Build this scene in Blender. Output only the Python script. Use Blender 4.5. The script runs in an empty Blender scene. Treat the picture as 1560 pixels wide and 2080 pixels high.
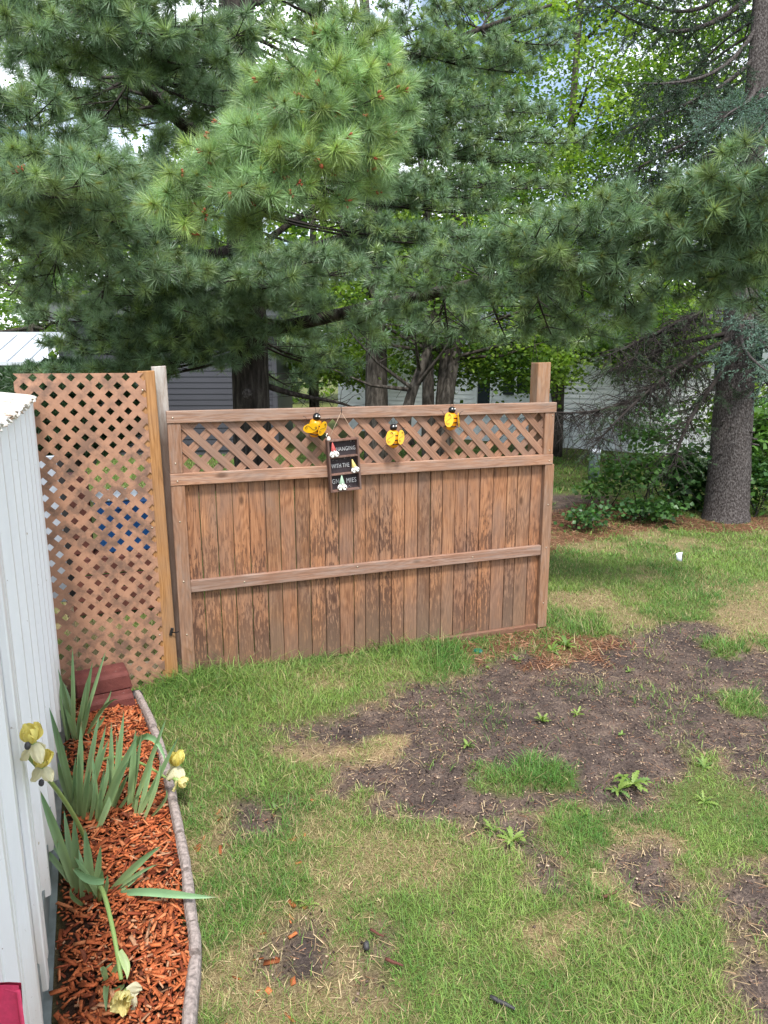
import bpy, bmesh, math, random
import numpy as np
from mathutils import Vector, Matrix

# ---------------------------------------------------------------- camera, sky, sun, exposure
SC = bpy.context.scene
COL = SC.collection
random.seed(7); RNG = np.random.default_rng(7)
FPX, PITCH, CAMH = 1440.0, math.radians(12.0), 1.85
cam = bpy.data.cameras.new('camera'); camo = bpy.data.objects.new('camera', cam); COL.objects.link(camo)
camo.location = (0, 0, CAMH); camo.rotation_euler = (math.radians(90) - PITCH, 0, 0)
cam.sensor_fit = 'VERTICAL'; cam.sensor_height = 36.0; cam.lens = 36.0 * FPX / 2080.0
cam.clip_start = 0.05; cam.clip_end = 900
SC.camera = camo
SUN_EL, SUN_AZ = math.radians(62), math.radians(168)      # azimuth from +Y towards +X : behind the camera, slightly right
w = bpy.data.worlds.new('World'); SC.world = w; w.use_nodes = True
wn = w.node_tree; wn.nodes.clear()
wo = wn.nodes.new('ShaderNodeOutputWorld'); wb = wn.nodes.new('ShaderNodeBackground')
sky = wn.nodes.new('ShaderNodeTexSky'); sky.sky_type = 'NISHITA'; sky.sun_disc = False
sky.sun_elevation = SUN_EL; sky.sun_rotation = SUN_AZ; sky.air_density = 1.0; sky.dust_density = 1.5
tc = wn.nodes.new('ShaderNodeTexCoord'); mp = wn.nodes.new('ShaderNodeMapping'); mp.inputs['Scale'].default_value = (1, 1, 2.2)
nz = wn.nodes.new('ShaderNodeTexNoise'); nz.inputs['Scale'].default_value = 3.2; nz.inputs['Detail'].default_value = 7
rp = wn.nodes.new('ShaderNodeValToRGB'); rp.color_ramp.elements[0].position = .40; rp.color_ramp.elements[1].position = .56
mx = wn.nodes.new('ShaderNodeMix'); mx.data_type = 'RGBA'; mx.inputs[7].default_value = (10.0, 10.5, 11.3, 1)
wn.links.new(tc.outputs['Generated'], mp.inputs['Vector']); wn.links.new(mp.outputs[0], nz.inputs['Vector'])
wn.links.new(nz.outputs['Fac'], rp.inputs[0]); wn.links.new(rp.outputs[0], mx.inputs[0])
wn.links.new(sky.outputs[0], mx.inputs[6]); wn.links.new(mx.outputs[2], wb.inputs[0])
wb.inputs[1].default_value = 0.105; wn.links.new(wb.outputs[0], wo.inputs[0])
sl = bpy.data.lights.new('sun', 'SUN'); sl.energy = 2.4; sl.angle = math.radians(9); sl.color = (1, .975, .94)
so = bpy.data.objects.new('sun', sl); COL.objects.link(so)
sd = Vector((math.sin(SUN_AZ) * math.cos(SUN_EL), math.cos(SUN_AZ) * math.cos(SUN_EL), math.sin(SUN_EL)))
so.rotation_euler = sd.to_track_quat('Z', 'Y').to_euler(); so.location = (0, 0, 30)
SC.view_settings.view_transform = 'Standard'; SC.view_settings.look = 'None'
SC.view_settings.exposure = 1.22; SC.view_settings.gamma = 1.0; SC.view_settings.use_curve_mapping = False
SC.render.engine = 'CYCLES'
SC.cycles.max_bounces = 7; SC.cycles.transparent_max_bounces = 4; SC.cycles.diffuse_bounces = 4

# ---------------------------------------------------------------- measuring helpers
Cc = np.array([0, 0, CAMH]); Fv = np.array([0, math.cos(PITCH), -math.sin(PITCH)]); Uv = np.array([0, math.sin(PITCH), math.cos(PITCH)])
def ray(x, y): return Fv + np.array([1., 0, 0]) * (x - 780) / FPX + Uv * (1040 - y) / FPX
def gr(x, y, z=0.):
    d = ray(x, y); return Cc + d * ((z - CAMH) / d[2])
def at(x, y, d): return Cc + ray(x, y) * d
def hit(x, y, P, n):
    d = ray(x, y); return Cc + d * (np.dot(n, np.asarray(P) - Cc) / np.dot(n, d))
def nrm(v):
    v = np.asarray(v, float); return v / (np.linalg.norm(v, axis=-1, keepdims=True) + 1e-9)

def _h(ix, iy, s):
    h = (ix.astype(np.int64) * 374761393 + iy.astype(np.int64) * 668265263 + s * 974711) & 0x7fffffff
    h = ((h ^ (h >> 13)) * 1274126177) & 0x7fffffff
    return ((h ^ (h >> 16)) & 0xffff) / 65535.0
def vnoise(x, y, s=0):
    ix = np.floor(x).astype(np.int64); iy = np.floor(y).astype(np.int64); fx = x - ix; fy = y - iy
    fx = fx * fx * (3 - 2 * fx); fy = fy * fy * (3 - 2 * fy)
    a = _h(ix, iy, s); b = _h(ix + 1, iy, s); c = _h(ix, iy + 1, s); d = _h(ix + 1, iy + 1, s)
    return (a * (1 - fx) + b * fx) * (1 - fy) + (c * (1 - fx) + d * fx) * fy
def fbm(x, y, s=0, o=4):
    v = 0; a = .5
    for i in range(o):
        v = v + a * vnoise(x * 2 ** i, y * 2 ** i, s + i * 17); a *= .5
    return v / (1 - .5 ** o)
def sstep(a, b, x):
    t = np.clip((x - a) / (b - a), 0, 1); return t * t * (3 - 2 * t)
def sdpoly(px, py, poly):
    poly = np.asarray(poly, float); d = np.full(px.shape, 1e9); ins = np.zeros(px.shape, bool); n = len(poly)
    for i in range(n):
        a = poly[i]; b = poly[(i + 1) % n]; e = b - a
        wx = px - a[0]; wy = py - a[1]; t = np.clip((wx * e[0] + wy * e[1]) / (e @ e + 1e-12), 0, 1)
        d = np.minimum(d, (wx - e[0] * t) ** 2 + (wy - e[1] * t) ** 2)
        c = ((a[1] > py) != (b[1] > py)) & (px < (b[0] - a[0]) * (py - a[1]) / (b[1] - a[1] + 1e-12) + a[0])
        ins ^= c
    d = np.sqrt(d); return np.where(ins, -d, d)

# ---------------------------------------------------------------- mesh helpers
def tag(o, label=None, cat=None, group=None, kind=None):
    if label: o['label'] = label
    if cat: o['category'] = cat
    if group: o['group'] = group
    if kind: o['kind'] = kind
    return o
def empty(name, loc=(0, 0, 0), rz=0., parent=None):
    o = bpy.data.objects.new(name, None); COL.objects.link(o); o.location = loc; o.rotation_euler = (0, 0, rz)
    o.empty_display_size = .05
    if parent: o.parent = parent
    return o
def link(name, me, m=None, parent=None, loc=None, rot=None):
    o = bpy.data.objects.new(name, me); COL.objects.link(o)
    if m and not me.materials: me.materials.append(m)
    if parent: o.parent = parent
    if loc is not None: o.location = loc
    if rot is not None: o.rotation_euler = rot
    return o
def npmesh(name, V, T, col=None, smooth=False, attrs=None):
    V = np.asarray(V, np.float32); T = np.asarray(T, np.int32); k = T.shape[1]
    me = bpy.data.meshes.new(name); me.vertices.add(len(V)); me.vertices.foreach_set('co', V.ravel())
    me.loops.add(T.size); me.loops.foreach_set('vertex_index', T.ravel())
    me.polygons.add(len(T)); me.polygons.foreach_set('loop_start', np.arange(0, T.size, k, dtype=np.int32))
    if smooth: me.polygons.foreach_set('use_smooth', np.ones(len(T), bool))
    if col is not None:
        a = me.attributes.new('col', 'FLOAT_COLOR', 'POINT'); c = np.ones((len(V), 4), np.float32); c[:, :3] = col; a.data.foreach_set('color', c.ravel())
    for nme, arr in (attrs or {}).items():
        a = me.attributes.new(nme, 'FLOAT', 'POINT'); a.data.foreach_set('value', np.asarray(arr, np.float32).ravel())
    me.update(calc_edges=True); me.validate()
    return me
class MB:
    def __init__(s): s.v = []; s.f = []; s.sm = []
    def add(s, vs, fs, smooth=False):
        b = len(s.v); s.v += [tuple(map(float, p)) for p in vs]; s.f += [tuple(b + i for i in f) for f in fs]; s.sm += [smooth] * len(fs); return s
    def box(s, x0, x1, y0, y1, z0, z1):
        return s.add([(x0, y0, z0), (x1, y0, z0), (x1, y1, z0), (x0, y1, z0), (x0, y0, z1), (x1, y0, z1), (x1, y1, z1), (x0, y1, z1)],
                     [(0, 3, 2, 1), (4, 5, 6, 7), (0, 1, 5, 4), (1, 2, 6, 5), (2, 3, 7, 6), (3, 0, 4, 7)])
    def prism_y(s, poly, y0, y1):          # poly in (x,z), counter-clockwise seen from -y
        n = len(poly)
        vs = [(x, y0, z) for x, z in poly] + [(x, y1, z) for x, z in poly]
        return s.add(vs, [tuple(range(n)), tuple(range(2 * n - 1, n - 1, -1))] + [(i, i + n, (i + 1) % n + n, (i + 1) % n) for i in range(n)])
    def tube(s, pts, rad, n=8, cap=True):
        pts = np.asarray(pts, float); m = len(pts); rad = np.broadcast_to(np.asarray(rad, float), (m,))
        T = np.gradient(pts, axis=0); T = nrm(T); ref = np.array([0, 0, 1.]) if abs(T[0][2]) < .9 else np.array([1., 0, 0])
        vs = []
        for i in range(m):
            a = nrm(np.cross(T[i], ref)); b = np.cross(T[i], a); 
            ref = b if abs(np.dot(b, T[min(i + 1, m - 1)])) < .9 else ref
            for k in range(n):
                ph = 2 * math.pi * k / n; vs.append(pts[i] + rad[i] * (math.cos(ph) * a + math.sin(ph) * np.cross(T[i], a)))
            ref = -np.cross(a, T[i])if False else np.cross(a, T[i])
        fs = [(i * n + k, i * n + (k + 1) % n, (i + 1) * n + (k + 1) % n, (i + 1) * n + k) for i in range(m - 1) for k in range(n)]
        if cap: fs += [tuple(range(n - 1, -1, -1)), tuple((m - 1) * n + k for k in range(n))]
        return s.add(vs, fs, True)
    def lathe(s, prof, n=16, c=(0, 0, 0), axis='z'):
        vs = []
        for r, z in prof:
            for k in range(n):
                a = 2 * math.pi * k / n
                vs.append((c[0] + r * math.cos(a), c[1] + r * math.sin(a), c[2] + z))
        m = len(prof)
        fs = [(i * n + k, i * n + (k + 1) % n, (i + 1) * n + (k + 1) % n, (i + 1) * n + k) for i in range(m - 1) for k in range(n)]
        fs += [tuple(range(n - 1, -1, -1)), tuple((m - 1) * n + k for k in range(n))]
        return s.add(vs, fs, True)
    def sphere(s, c, r, n=14, m=9, sc=(1, 1, 1)):
        prof = [(max(1e-4, r * math.sin(math.pi * i / m)) , -r * math.cos(math.pi * i / m)) for i in range(m + 1)]
        b = len(s.v); s.lathe(prof, n); 
        for i in range(b, len(s.v)):
            x, y, z = s.v[i]; s.v[i] = (c[0] + x * sc[0], c[1] + y * sc[1], c[2] + z * sc[2])
        return s
    def xf(s, M):
        s.v = [tuple(M @ Vector(p)) for p in s.v]; return s
    def mesh(s, name, bevel=0):
        me = bpy.data.meshes.new(name); me.from_pydata(s.v, [], s.f)
        me.polygons.foreach_set('use_smooth', s.sm); me.update()
        if bevel:
            bm = bmesh.new(); bm.from_mesh(me)
            bmesh.ops.bevel(bm, geom=[e for e in bm.edges if len(e.link_faces) == 2 and e.calc_face_angle(0) > .6], offset=bevel, segments=1, affect='EDGES')
            bm.to_mesh(me); bm.free()
        return me
    def build(s, name, m, parent=None, loc=None, rot=None, bevel=0):
        return link(name, s.mesh(name, bevel), m, parent, loc, rot)
def clip(poly, x0, x1, z0, z1):
    def cl(P, inside, inter):
        o = []
        for i in range(len(P)):
            a, b = P[i - 1], P[i]
            if inside(b):
                if not inside(a): o.append(inter(a, b))
                o.append(b)
            elif inside(a): o.append(inter(a, b))
        return o
    def ix(v): return lambda a, b: (v, a[1] + (b[1] - a[1]) * (v - a[0]) / (b[0] - a[0]))
    def iz(v): return lambda a, b: (a[0] + (b[0] - a[0]) * (v - a[1]) / (b[1] - a[1]), v)
    for ins, it in ((lambda p: p[0] >= x0, ix(x0)), (lambda p: p[0] <= x1, ix(x1)), (lambda p: p[1] >= z0, iz(z0)), (lambda p: p[1] <= z1, iz(z1))):
        if poly: poly = cl(poly, ins, it)
    return poly

# ---------------------------------------------------------------- materials
class NT:
    def __init__(s, name):
        s.m = bpy.data.materials.new(name); s.m.use_nodes = True; s.t = s.m.node_tree; s.t.nodes.clear()
        s.out = s.t.nodes.new('ShaderNodeOutputMaterial')
    def n(s, typ, ins=None, **kw):
        nd = s.t.nodes.new('ShaderNode' + typ)
        for k, v in kw.items(): setattr(nd, k, v)
        for k, v in (ins or {}).items(): s.put(nd.inputs[k], v)
        return nd
    def put(s, sock, v):
        if isinstance(v, bpy.types.NodeSocket): s.t.links.new(v, sock)
        elif isinstance(v, bpy.types.Node): s.t.links.new(v.outputs[0], sock)
        elif isinstance(v, (tuple, list)) and sock.type == 'RGBA': sock.default_value = tuple(v) + ((1,) if len(v) == 3 else ())
        else: sock.default_value = v
    def math(s, op, a, b=0., c=None):
        nd = s.n('Math', {0: a, 1: b}, operation=op)
        if c is not None: s.put(nd.inputs[2], c)
        return nd.outputs[0]
    def mix(s, f, a, b, bt='MIX'):
        nd = s.n('Mix', data_type='RGBA', blend_type=bt); s.put(nd.inputs[0], f); s.put(nd.inputs[6], a); s.put(nd.inputs[7], b); return nd.outputs[2]
    def ramp(s, f, *st):
        nd = s.n('ValToRGB', {0: f}); el = nd.color_ramp.elements
        while len(el) < len(st): el.new(.5)
        for e, (p, c) in zip(el, st): e.position = p; e.color = tuple(c) + (1,) if not isinstance(c, (int, float)) else (c, c, c, 1)
        return nd.outputs[0]
    def map(s, v, scale=(1, 1, 1), loc=None, rot=(0, 0, 0)):
        nd = s.n('Mapping', {'Vector': v, 'Scale': scale, 'Rotation': rot})
        if loc is not None: s.put(nd.inputs['Location'], loc)
        return nd.outputs[0]
    def noise(s, v, sc, det=4, rough=.55, dist=0.):
        nd = s.n('TexNoise', {'Scale': sc, 'Detail': det, 'Roughness': rough, 'Distortion': dist})
        if v is not None: s.put(nd.inputs['Vector'], v)
        return nd.outputs['Fac']
    def bsdf(s, col, rough=.6, bump=None, bs=.3, bd=.01, metal=0., spec=.5, transl=0., tcol=None, sheen=None):
        p = s.n('BsdfPrincipled', {'Base Color': col, 'Roughness': rough, 'Metallic': metal, 'Specular IOR Level': spec})
        if bump is not None:
            b = s.n('Bump', {'Height': bump, 'Strength': bs, 'Distance': bd}); s.t.links.new(b.outputs[0], p.inputs['Normal'])
        sh = p.outputs[0]
        if transl:
            t = s.n('BsdfTranslucent', {0: tcol if tcol is not None else col}); mxs = s.n('MixShader', {0: transl, 1: sh, 2: t.outputs[0]}); sh = mxs.outputs[0]
        s.t.links.new(sh, s.out.inputs[0]); return s.m
    def obj(s): return s.n('TexCoord').outputs['Object']
    def pos(s): return s.n('NewGeometry').outputs['Position']
    def rnd(s): return s.n('ObjectInfo').outputs['Random']

def flat(name, c, rough=.6, metal=0., spec=.5, var=.12, sc=30, bump=.1):
    t = NT(name); nz = t.noise(t.obj(), sc); c = np.array(c)
    col = t.ramp(nz, (.3, tuple(c * (1 - var))), (.7, tuple(np.minimum(1, c * (1 + var)))))
    return t.bsdf(col, rough, nz, bump, .004, metal, spec)
def foliage(name, rough=.5, tr=.35, spec=.3, tm=(1.1, 1.25, .6)):
    t = NT(name); a = t.n('Attribute', attribute_name='col').outputs['Color']
    tc = t.mix(1., a, tm, 'MULTIPLY'); return t.bsdf(a, rough, None, spec=spec, transl=tr, tcol=tc)
def wood(name, dark, mid, light, axis='z', stain=0., grey=0., knots=True):
    t = NT(name); r = t.rnd(); o = t.obj()
    off = t.n('CombineXYZ', {0: t.math('MULTIPLY', r, 37.), 1: t.math('MULTIPLY', r, 11.), 2: t.math('MULTIPLY', r, 71.)})
    sx = {'z': (1, 1, .045), 'x': (.045, 1, 1)}[axis]
    v = t.n('VectorMath', {0: t.map(o, sx), 1: off}, operation='ADD').outputs[0]
    warp = t.noise(v, 9., 2)
    kv = t.n('VectorMath', {0: t.map(o, {'z': (5.5, 2, 2.6), 'x': (2.6, 2, 5.5)}[axis]), 1: off}, operation='ADD').outputs[0]
    vor = t.n('TexVoronoi', {'Vector': kv, 'Scale': 1.0, 'Randomness': .95}); kd = vor.outputs['Distance']
    bend = t.math('MULTIPLY', t.ramp(kd, (0., 1.), (.55, 0.)), .9 if knots else 0)
    rings = t.math('SINE', t.math('ADD', t.math('MULTIPLY', warp, 120.), t.math('MULTIPLY', bend, 22.)))
    fine = t.noise(v, 130., 5, .7)
    g = t.math('ADD', t.math('MULTIPLY', rings, .065), t.math('MULTIPLY', fine, .85))
    col = t.ramp(g, (.18, dark), (.42, mid), (.68, light))
    hv = t.ramp(r, (0., (.70, .68, .66)), (.35, (1., .98, .95)), (.7, (1.12, 1.02, .92)), (1., (.84, .80, .80)))
    col = t.mix(1., col, hv, 'MULTIPLY')
    big = t.noise(t.map(t.pos(), (3, 3, 1.2) if axis == 'z' else (1.2, 1.2, 3)), 2.2, 4)
    col = t.mix(t.ramp(big, (.35, .45), (.6, 0.)), col, t.mix(.5, dark, (.23, .20, .18)))
    if knots:
        col = t.mix(t.ramp(kd, (.04, .75), (.11, 0.)), col, tuple(np.array(dark) * .55))
    if grey:
        gm = t.ramp(t.noise(t.map(t.pos(), (9, 9, 1.6) if axis == 'z' else (1.2, 1.2, 14)), 4., 5, .7), (.5 - grey * .25, 0.), (.62, grey))
        if grey > .9: col = t.mix(t.math('SUBTRACT', 1., t.n('MapRange', {0: t.n('SeparateXYZ', {0: t.pos()}).outputs[2], 1: 1.40, 2: 1.66}).outputs[0]), col, (.085, .048, .032)); gm = t.math('MULTIPLY', gm, t.n('MapRange', {0: t.n('SeparateXYZ', {0: t.pos()}).outputs[2], 1: 1.40, 2: 1.66, 3: .12, 4: 1.}).outputs[0])
        col = t.mix(gm, col, (.46, .43, .39))
    if stain:
        p = t.pos(); z = t.n('SeparateXYZ', {0: p}).outputs[2]
        sv = t.n('VectorMath', {0: t.map(p, (62, 62, 12.)), 1: off}, operation='ADD').outputs[0]
        sn = t.noise(sv, 1.4, 4, .62, .3)
        zn = t.math('ADD', t.math('ADD', z, t.math('MULTIPLY', t.math('SUBTRACT', r, .5), .30)), t.math('MULTIPLY', t.math('SUBTRACT', t.noise(t.map(p, (1, 1, .3)), 2.1, 2), .5), .6))
        up = t.ramp(zn, (.0, .66), (.30, .54), (.48, .34), (.58, .26), (.64, .52), (.80, .36), (1.1, .12))
        thr = t.math('SUBTRACT', 1., up)
        m_ = t.math('MULTIPLY', t.math('SUBTRACT', t.math('ADD', sn, t.math('MULTIPLY', up, .42)), .655), 16.)
        m_ = t.n('Clamp', {0: m_}).outputs[0]
        per = t.ramp(t.math('FRACT', t.math('MULTIPLY', r, 7.13)), (0., .15), (.45, .6), (1., 1.)); col = t.mix(t.math('MULTIPLY', t.math('MULTIPLY', m_, per), .82 * stain), col, (.070, .034, .023))
        low = t.ramp(zn, (.0, .5), (.35, 0.))
        col = t.mix(low, col, (.16, .115, .08))
    return t.bsdf(col, .72, g, .35, .002, spec=.25)

M = {}
M['fence'] = wood('fence_board_wood', (.115, .053, .028), (.285, .140, .073), (.45, .250, .138), 'z', stain=1.)
M['rail'] = wood('fence_rail_wood', (.15, .078, .048), (.29, .162, .105), (.40, .245, .165), 'x', grey=.2)
M['stile'] = wood('fence_stile_wood', (.15, .078, .044), (.28, .152, .088), (.38, .225, .138), 'z', grey=.12)
M['kick'] = wood('kick_board_wood', (.09, .045, .03), (.17, .09, .06), (.26, .15, .10), 'x')
M['slat'] = wood('lattice_slat_wood', (.15, .077, .048), (.28, .154, .098), (.37, .225, .155), 'z', knots=False)
M['post'] = wood('post_wood', (.17, .085, .04), (.36, .195, .10), (.47, .28, .15), 'z', grey=.15)
M['amber'] = wood('amber_post_wood', (.20, .095, .03), (.38, .195, .07), (.50, .28, .12), 'z')
M['oldpost'] = wood('weathered_post_wood', (.15, .10, .07), (.26, .19, .145), (.42, .35, .29), 'z', grey=.95)
M['signwood'] = wood('sign_frame_wood', (.07, .035, .027), (.16, .09, .07), (.26, .17, .14), 'z', knots=False)
M['blackboard'] = flat('sign_backing', (.030, .020, .022), .75, var=.3, sc=60)
M['white_letters'] = flat('white_letters', (.72, .70, .68), .6)
def plastic_lattice():
    t = NT('tan_lattice_plastic'); p = t.pos()
    n1 = t.noise(p, 9., 6, .7); n2 = t.noise(t.map(p, (1, 1, .6)), 2.0, 3)
    col = t.ramp(t.noise(p, 40., 3), (.3, (.33, .172, .104)), (.7, (.39, .212, .133)))
    m = t.math('MULTIPLY', t.ramp(n1, (.44, 0.), (.60, 1.)), t.ramp(n2, (.38, 0.), (.54, 1.)))
    col = t.mix(t.math('MULTIPLY', m, .75), col, (.10, .065, .05))
    return t.bsdf(col, .55, n1, .1, .002, spec=.35)
M['lattice'] = plastic_lattice()
def white_metal():
    t = NT('white_painted_metal'); p = t.pos(); z = t.n('SeparateXYZ', {0: p}).outputs[2]
    n = t.noise(t.map(p, (6, 6, .8)), 3., 5, .65)
    col = t.ramp(n, (.3, (.74, .745, .76)), (.7, (.80, .805, .815)))
    col = t.mix(t.ramp(t.math('ADD', z, t.math('MULTIPLY', n, .5)), (.22, .85), (.75, 0.)), col, (.58, .51, .41))
    sp = t.noise(p, 55., 3, .7); col = t.mix(t.ramp(sp, (.70, 0.), (.76, .7)), col, (.20, .11, .06))
    return t.bsdf(col, .42, t.noise(p, 6., 2), .12, .01, spec=.5)
M['white_metal'] = white_metal()
def roof_metal():
    t = NT('peeling_white_roof'); p = t.pos(); n = t.noise(p, 14., 6, .7)
    col = t.ramp(n, (.36, (.22, .13, .08)), (.47, (.60, .55, .48)), (.56, (.78, .77, .75)))
    return t.bsdf(col, .6, n, .3, .004)
M['roof_metal'] = roof_metal()
M['galv'] = flat('galvanised_trim', (.26, .29, .28), .5, .6, var=.3, sc=12)
M['dark'] = flat('dark_gap', (.02, .02, .02), .9)
def mulch_m():
    t = NT('orange_wood_mulch'); a = t.n('Attribute', attribute_name='col').outputs['Color']
    n = t.noise(t.map(t.obj(), (90, 90, 90)), 2., 4); col = t.mix(t.ramp(n, (.35, .35), (.65, 0.)), a, (.10, .025, .01))
    return t.bsdf(col, .8, n, .4, .003, spec=.2)
M['mulch'] = mulch_m()
M['grass'] = foliage('grass_blades', .5, .3, .25, (1.1, 1.15, .6))
M['needle'] = foliage('pine_needles', .36, .28, .5, (1.1, 1.15, .7))
M['spruce'] = foliage('spruce_needles', .55, .15, .3)
M['leaf'] = foliage('maple_leaves', .5, .45, .3, (1.25, 1.3, .65))
M['bushleaf'] = foliage('shrub_leaves', .42, .3, .45, (1.2, 1.3, .5))
M['irisleaf'] = foliage('iris_leaves', .45, .25, .4, (1.1, 1.2, .7))
M['weedleaf'] = foliage('weed_leaves', .5, .35, .35, (1.2, 1.3, .6))
M['litter'] = foliage('plant_litter', .8, .0, .15)
def bark(name, a, b, c, sc=(7, 7, 1.6)):
    t = NT(name); p = t.pos(); n = t.noise(t.map(p, sc), 3., 6, .7, .4); v = t.n('TexVoronoi', {'Vector': t.map(p, (sc[0] * 3, sc[1] * 3, sc[2] * 2.4)), 'Scale': 1.}).outputs['Distance']
    h = t.math('ADD', n, t.math('MULTIPLY', v, .35)); col = t.ramp(h, (.45, a), (.65, b), (.85, c)); return t.bsdf(col, .9, h, .9, .03, spec=.15)
M['pinebark'] = bark('pine_bark', (.010, .008, .007), (.032, .026, .022), (.075, .064, .055))
M['sprucebark'] = bark('spruce_bark', (.024, .019, .017), (.068, .057, .053), (.155, .138, .130), (22, 22, 13))
M['darkbark'] = bark('maple_bark', (.018, .015, .012), (.05, .042, .034), (.11, .095, .08))
M['twig'] = flat('dead_twigs', (.020, .014, .011), .9, var=.4, sc=20)
M['stone'] = flat('edging_concrete', (.25, .205, .185), .85, var=.45, sc=70, bump=.9)
def brickm():
    t = NT('maroon_block'); p = t.obj(); n = t.noise(p, 60., 5, .7); col = t.ramp(t.noise(p, 12., 3), (.3, (.085, .022, .018)), (.7, (.15, .044, .035)))
    col = t.mix(t.ramp(n, (.66, 0.), (.72, .7)), col, (.45, .38, .36)); return t.bsdf(col, .75, n, .8, .006, spec=.3)
M['block'] = brickm()
M['yellow'] = flat('yellow_enamel', (.80, .42, .010), .28, var=.12, sc=25, bump=.15)
M['orange'] = flat('amber_enamel', (.72, .27, .006), .22, var=.15, sc=20, bump=.1)
M['black'] = flat('black_enamel', (.008, .008, .009), .18, var=.2)
M['wire'] = flat('black_wire', (.012, .010, .010), .5)
M['twine'] = flat('twine', (.40, .28, .19), .9)
M['gn_white'] = flat('gnome_white', (.70, .68, .62), .7, var=.15, sc=80, bump=.5)
M['gn_red'] = flat('gnome_red', (.42, .07, .06), .65); M['gn_yellow'] = flat('gnome_yellow', (.66, .50, .16), .65); M['gn_green'] = flat('gnome_green', (.30, .42, .30), .65)
M['screw'] = flat('screw_metal', (.55, .48, .38), .35, .8)
M['pink'] = flat('pink_fabric', (.56, .035, .10), .75, var=.12, sc=90, bump=.3)
M['blue'] = flat('blue_plastic', (.010, .075, .22), .4, var=.15, sc=6)
M['lid'] = flat('pale_plastic_lid', (.62, .66, .70), .4)
M['maroonwood'] = flat('red_brown_boards', (.105, .032, .020), .8, var=.35, sc=14)
M['greyplastic'] = flat('pale_grey_panel', (.40, .44, .50), .5)
M['tanboard'] = flat('pale_tan_board', (.62, .48, .33), .7)
M['flag'] = flat('white_flag_vinyl', (.8, .82, .85), .5, var=.04)
M['green_cap'] = flat('green_plastic', (.008, .11, .075), .4)
M['darkrock'] = flat('dark_stone', (.035, .033, .034), .6, var=.4, sc=40, bump=.9)
M['pedestal'] = flat('grey_green_pedestal', (.20, .26, .245), .5, var=.15, sc=8)
def siding(name, c, var=.07):
    t = NT(name); p = t.pos(); n = t.noise(t.map(p, (.5, .5, 2)), 2., 4); c = np.array(c)
    return t.bsdf(t.ramp(n, (.3, tuple(c * (1 - var))), (.7, tuple(c * (1 + var)))), .5, t.noise(p, 3., 3), .05, .02)
M['dark_siding'] = siding('dark_grey_siding', (.036, .036, .044)); M['dark_trim'] = siding('dark_trim', (.06, .06, .07))
M['white_siding'] = siding('white_siding', (.80, .82, .82)); M['skirting'] = siding('white_skirting', (.78, .81, .84))
M['shutter'] = siding('black_shutter', (.012, .022, .02)); M['glass'] = flat('window_glass', (.03, .04, .045), .06, spec=.8)
M['shingle'] = siding('grey_shingles', (.05, .05, .055)); M['white_roof'] = siding('white_roof_sheet', (.50, .53, .57))
M['petal_y'] = foliage('iris_petals', .5, .4, .3, (1., .95, .7))

# ---------------------------------------------------------------- setting: layout of the yard in metres
A = gr(365, 1385); B = gr(1107, 1275); EF = (B - A) / np.linalg.norm(B - A); FANG = math.atan2(EF[1], EF[0])
WALL0 = np.array([-1.755, 3.55]); WALL1 = np.array([-1.031, 1.806]); WD = (WALL1 - WALL0) / np.linalg.norm(WALL1 - WALL0); WN = np.array([-WD[1], WD[0]])   # WN to the bed
if WN[0] < 0: WN = -WN
EDGE_PX = [(276, 1408), (285, 1422), (303, 1460), (328, 1520), (345, 1600), (362, 1680), (378, 1760), (387, 1850), (396, 1910), (397, 1950), (389, 2010), (383, 2080), (376, 2190)]
EDGE = np.array([gr(x, y, .05)[:2] for x, y in EDGE_PX])
def G(lst): return [tuple(gr(x, y)[:2]) for x, y in lst]
BED = [tuple(WALL0), tuple(WALL0 + np.array([.25, .22]))] + [tuple(p) for p in EDGE] + [tuple(WALL0 + WD * 2.9)]
SOIL = [G(l) for l in (
    [(555, 1488), (640, 1466), (740, 1442), (830, 1408), (960, 1390), (1010, 1340), (1090, 1310), (1180, 1316), (1260, 1296), (1330, 1276), (1420, 1270), (1600, 1335), (1640, 1600), (1500, 1580), (1470, 1528), (1420, 1525), (1340, 1592), (1290, 1640), (1180, 1640), (1140, 1650), (1060, 1640), (1010, 1650), (960, 1690), (930, 1660), (840, 1662), (770, 1648), (740, 1605), (690, 1600), (700, 1570), (780, 1530), (680, 1508)],
    [(960, 1690), (1050, 1660), (1090, 1680), (1130, 1760), (1150, 1805), (1110, 1800), (1050, 1740)],
    [(1245, 1745), (1330, 1735), (1370, 1790), (1355, 1835), (1290, 1835), (1255, 1800)],
    [(1440, 1805), (1620, 1760), (1660, 1940), (1570, 1925), (1500, 1875)],
    [(1495, 1905), (1560, 1950), (1640, 1960), (1640, 2100), (1530, 2100), (1500, 1990)],
    [(1115, 1005), (1240, 1010), (1260, 1040), (1200, 1070), (1110, 1080)],
    [(720, 1905), (800, 1890), (830, 1950), (790, 1990), (740, 1970)], [(590, 1910), (650, 1900), (670, 1950), (610, 1970)],
    [(500, 1640), (570, 1650), (560, 1710), (480, 1720)])]
ISLE = [G(l) for l in ([(990, 1590), (1010, 1560), (1080, 1545), (1150, 1565), (1165, 1600), (1080, 1615)], [(1070, 1330), (1100, 1290), (1160, 1290), (1200, 1330), (1150, 1350)],
                       [(1170, 1280), (1220, 1262), (1245, 1285), (1190, 1300)], [(700, 1520), (790, 1500), (800, 1525), (730, 1545)], [(1470, 1420), (1530, 1410), (1550, 1440), (1490, 1445)], [(1180, 1800), (1230, 1780), (1270, 1830), (1200, 1850)], [(1440, 1300), (1530, 1290), (1540, 1320), (1450, 1335)])]
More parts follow.
